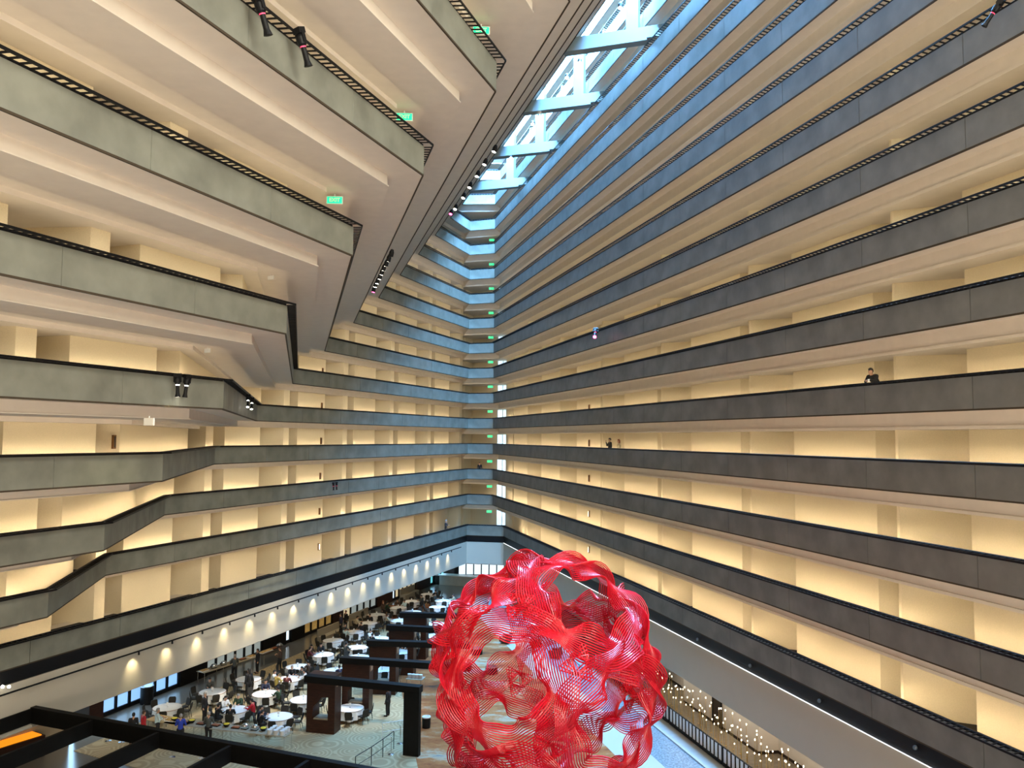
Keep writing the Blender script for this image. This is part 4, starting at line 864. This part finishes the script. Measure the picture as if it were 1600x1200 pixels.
for i, n in enumerate(best):
    nb = sorted(best, key=lambda v: -v.dot(n))[1]; x = (nb - n*nb.dot(n)).normalized(); y = n.cross(x)
    bm = bmesh.new(); NH = 17
    for j in range(NH):
        u = j/(NH-1)*2-1; pts = []
        for q in range(70):
            th = 2*PI*q/70; f_ = .25 + .62*math.sin(5*th+.6); al = math.radians(28.0 + 9.4*u*math.cos(f_) + 1.2*math.cos(5*th)); rad = RS*(.93 + .13*u*math.sin(f_))
            pts.append((n*math.cos(al) + (x*math.cos(th) + y*math.sin(th))*math.sin(al))*rad)
        tube(bm, pts, .030, True, 4, .8)
    obj('ring_collar', bm, 'redmetal', T, smooth=False)
# fans of straight rods bridging the gaps where three collars meet
tri = [(i, j, k) for i in range(12) for j in range(i+1, 12) for k in range(j+1, 12) if best[i].dot(best[j]) > .4 and best[j].dot(best[k]) > .4 and best[i].dot(best[k]) > .4]
for (i, j, k) in tri:
    c = (best[i]+best[j]+best[k]).normalized(); bm = bmesh.new(); E = [(best[a_]*.42+c).normalized() for a_ in (i, j, k)]
    for e_ in range(3):
        a1, a2, a3 = E[e_], E[(e_+1) % 3], E[(e_+2) % 3]; m_ = (a1+a2).normalized()
        for q in range(10):
            u = q/9; s1_ = a1.lerp(a2, u).normalized()*RS*.93; s2_ = a2.lerp(a3, u).normalized()*RS*.93; cyl(bm, s1_, s2_, .022, n=4) if 0 < q < 9 else None
    obj('rod_fan', bm, 'redmetal', T)
for j in range(3):
    a_ = j*2.094+.5; f0 = V((math.cos(a_)*3.2, math.sin(a_)*3.2, -SCU.z+.02)); f1 = V((math.cos(a_)*1.6, math.sin(a_)*1.6, -RS*.90)); bm = bmesh.new(); cyl(bm, f0, f1, .10, .16, 10); cyl(bm, f0-V((0, 0, .01)), f0+V((0, 0, .04)), .35, n=16); obj('leg', bm, 'black', T)
# ================================================================== furniture seen through the sculpture
for x, y, lb in ((768, 1052, 'dark round side table left of the lounge, seen through the sculpture'), (838, 1010, 'dark lounge table seen through the upper opening of the sculpture'), (745, 1022, 'small dark stool seen through the left opening')):
    c = at(x, y, 0); T = thing('side_table', lb, 'side table', (c.x, c.y, .02)); bm = bmesh.new(); lathe(bm, [(.45, .0), (.45, .42), (.42, .45)], 20); obj('body', bm, 'black', T); bm = bmesh.new(); lathe(bm, [(.46, .45), (.46, .48), (.44, .485)], 20); obj('top', bm, 'chrome', T)
for x, y, lb in ((790, 1005, 'red brown lounge armchair seen through the sculpture'), (868, 1028, 'lounge armchair on the pale carpet behind the sculpture'), (905, 1010, 'lounge armchair beside the cream strip behind the sculpture')):
    c = at(x, y, 0); T = thing('armchair', lb, 'armchair', (c.x, c.y, .02), 1.2); bm = bmesh.new(); box(bm, (0, 0, .25), (.8, .8, .3)); bmesh.ops.bevel(bm, geom=bm.edges, offset=.05, segments=2, affect='EDGES'); obj('seat', bm, 'c_maroon', T)
    bm = bmesh.new(); box(bm, (0, -.38, .55), (.8, .14, .6)); bmesh.ops.bevel(bm, geom=bm.edges, offset=.05, segments=2, affect='EDGES'); obj('backrest', bm, 'c_maroon', T)
    for s_ in (-1, 1): bm = bmesh.new(); box(bm, (s_*.40, 0, .40), (.12, .8, .45)); obj('armrest', bm, 'c_maroon', T)
c = at(727, 915, 0); T = thing('reception_desk', 'pale reception desk before the far end windows', 'desk', (c.x, c.y, 0), -.3); bm = bmesh.new(); box(bm, (0, 0, .55), (6, 1.2, 1.1)); obj('body', bm, 'stone', T); bm = bmesh.new(); box(bm, (0, 0, 1.13), (6.2, 1.4, .06)); obj('top', bm, 'porcelain', T)
c = at(700, 913, 0); T = thing('dark_cabinet', 'low dark cabinet at the far end of the lobby', 'cabinet', (c.x, c.y, 0), -.2); bm = bmesh.new(); box(bm, (0, 0, .5), (4, .8, 1.0)); obj('body', bm, 'blackwood', T); bm = bmesh.new(); box(bm, (0, 0, 1.02), (4.1, .9, .04)); obj('top', bm, 'walnut', T)

# ================================================================== CAMERA, WORLD, COLOUR
cam = bpy.data.cameras.new('camera'); co = bpy.data.objects.new('camera', cam); COL.objects.link(co)
cam.sensor_fit = 'HORIZONTAL'; cam.sensor_width = 36; cam.lens = F_PX/1600*36; cam.clip_start = .1; cam.clip_end = 500
co.matrix_world = Matrix.Translation((0, 0, EYE)) @ Matrix((cr, cu, -fw)).transposed().to_4x4(); S.camera = co
w = bpy.data.worlds.new('world'); S.world = w; w.use_nodes = True
w.node_tree.nodes['Background'].inputs[0].default_value = (.35, .6, 1, 1); w.node_tree.nodes['Background'].inputs[1].default_value = .3
S.view_settings.view_transform = 'Standard'; S.view_settings.look = 'None'; S.view_settings.exposure = 0; S.view_settings.gamma = 1; S.view_settings.use_curve_mapping = False
S.cycles.max_bounces = 6; S.cycles.diffuse_bounces = 4; S.cycles.glossy_bounces = 2; S.cycles.transmission_bounces = 2; S.cycles.transparent_max_bounces = 4
S.cycles.sample_clamp_indirect = 4; S.cycles.caustics_reflective = False; S.cycles.caustics_refractive = False
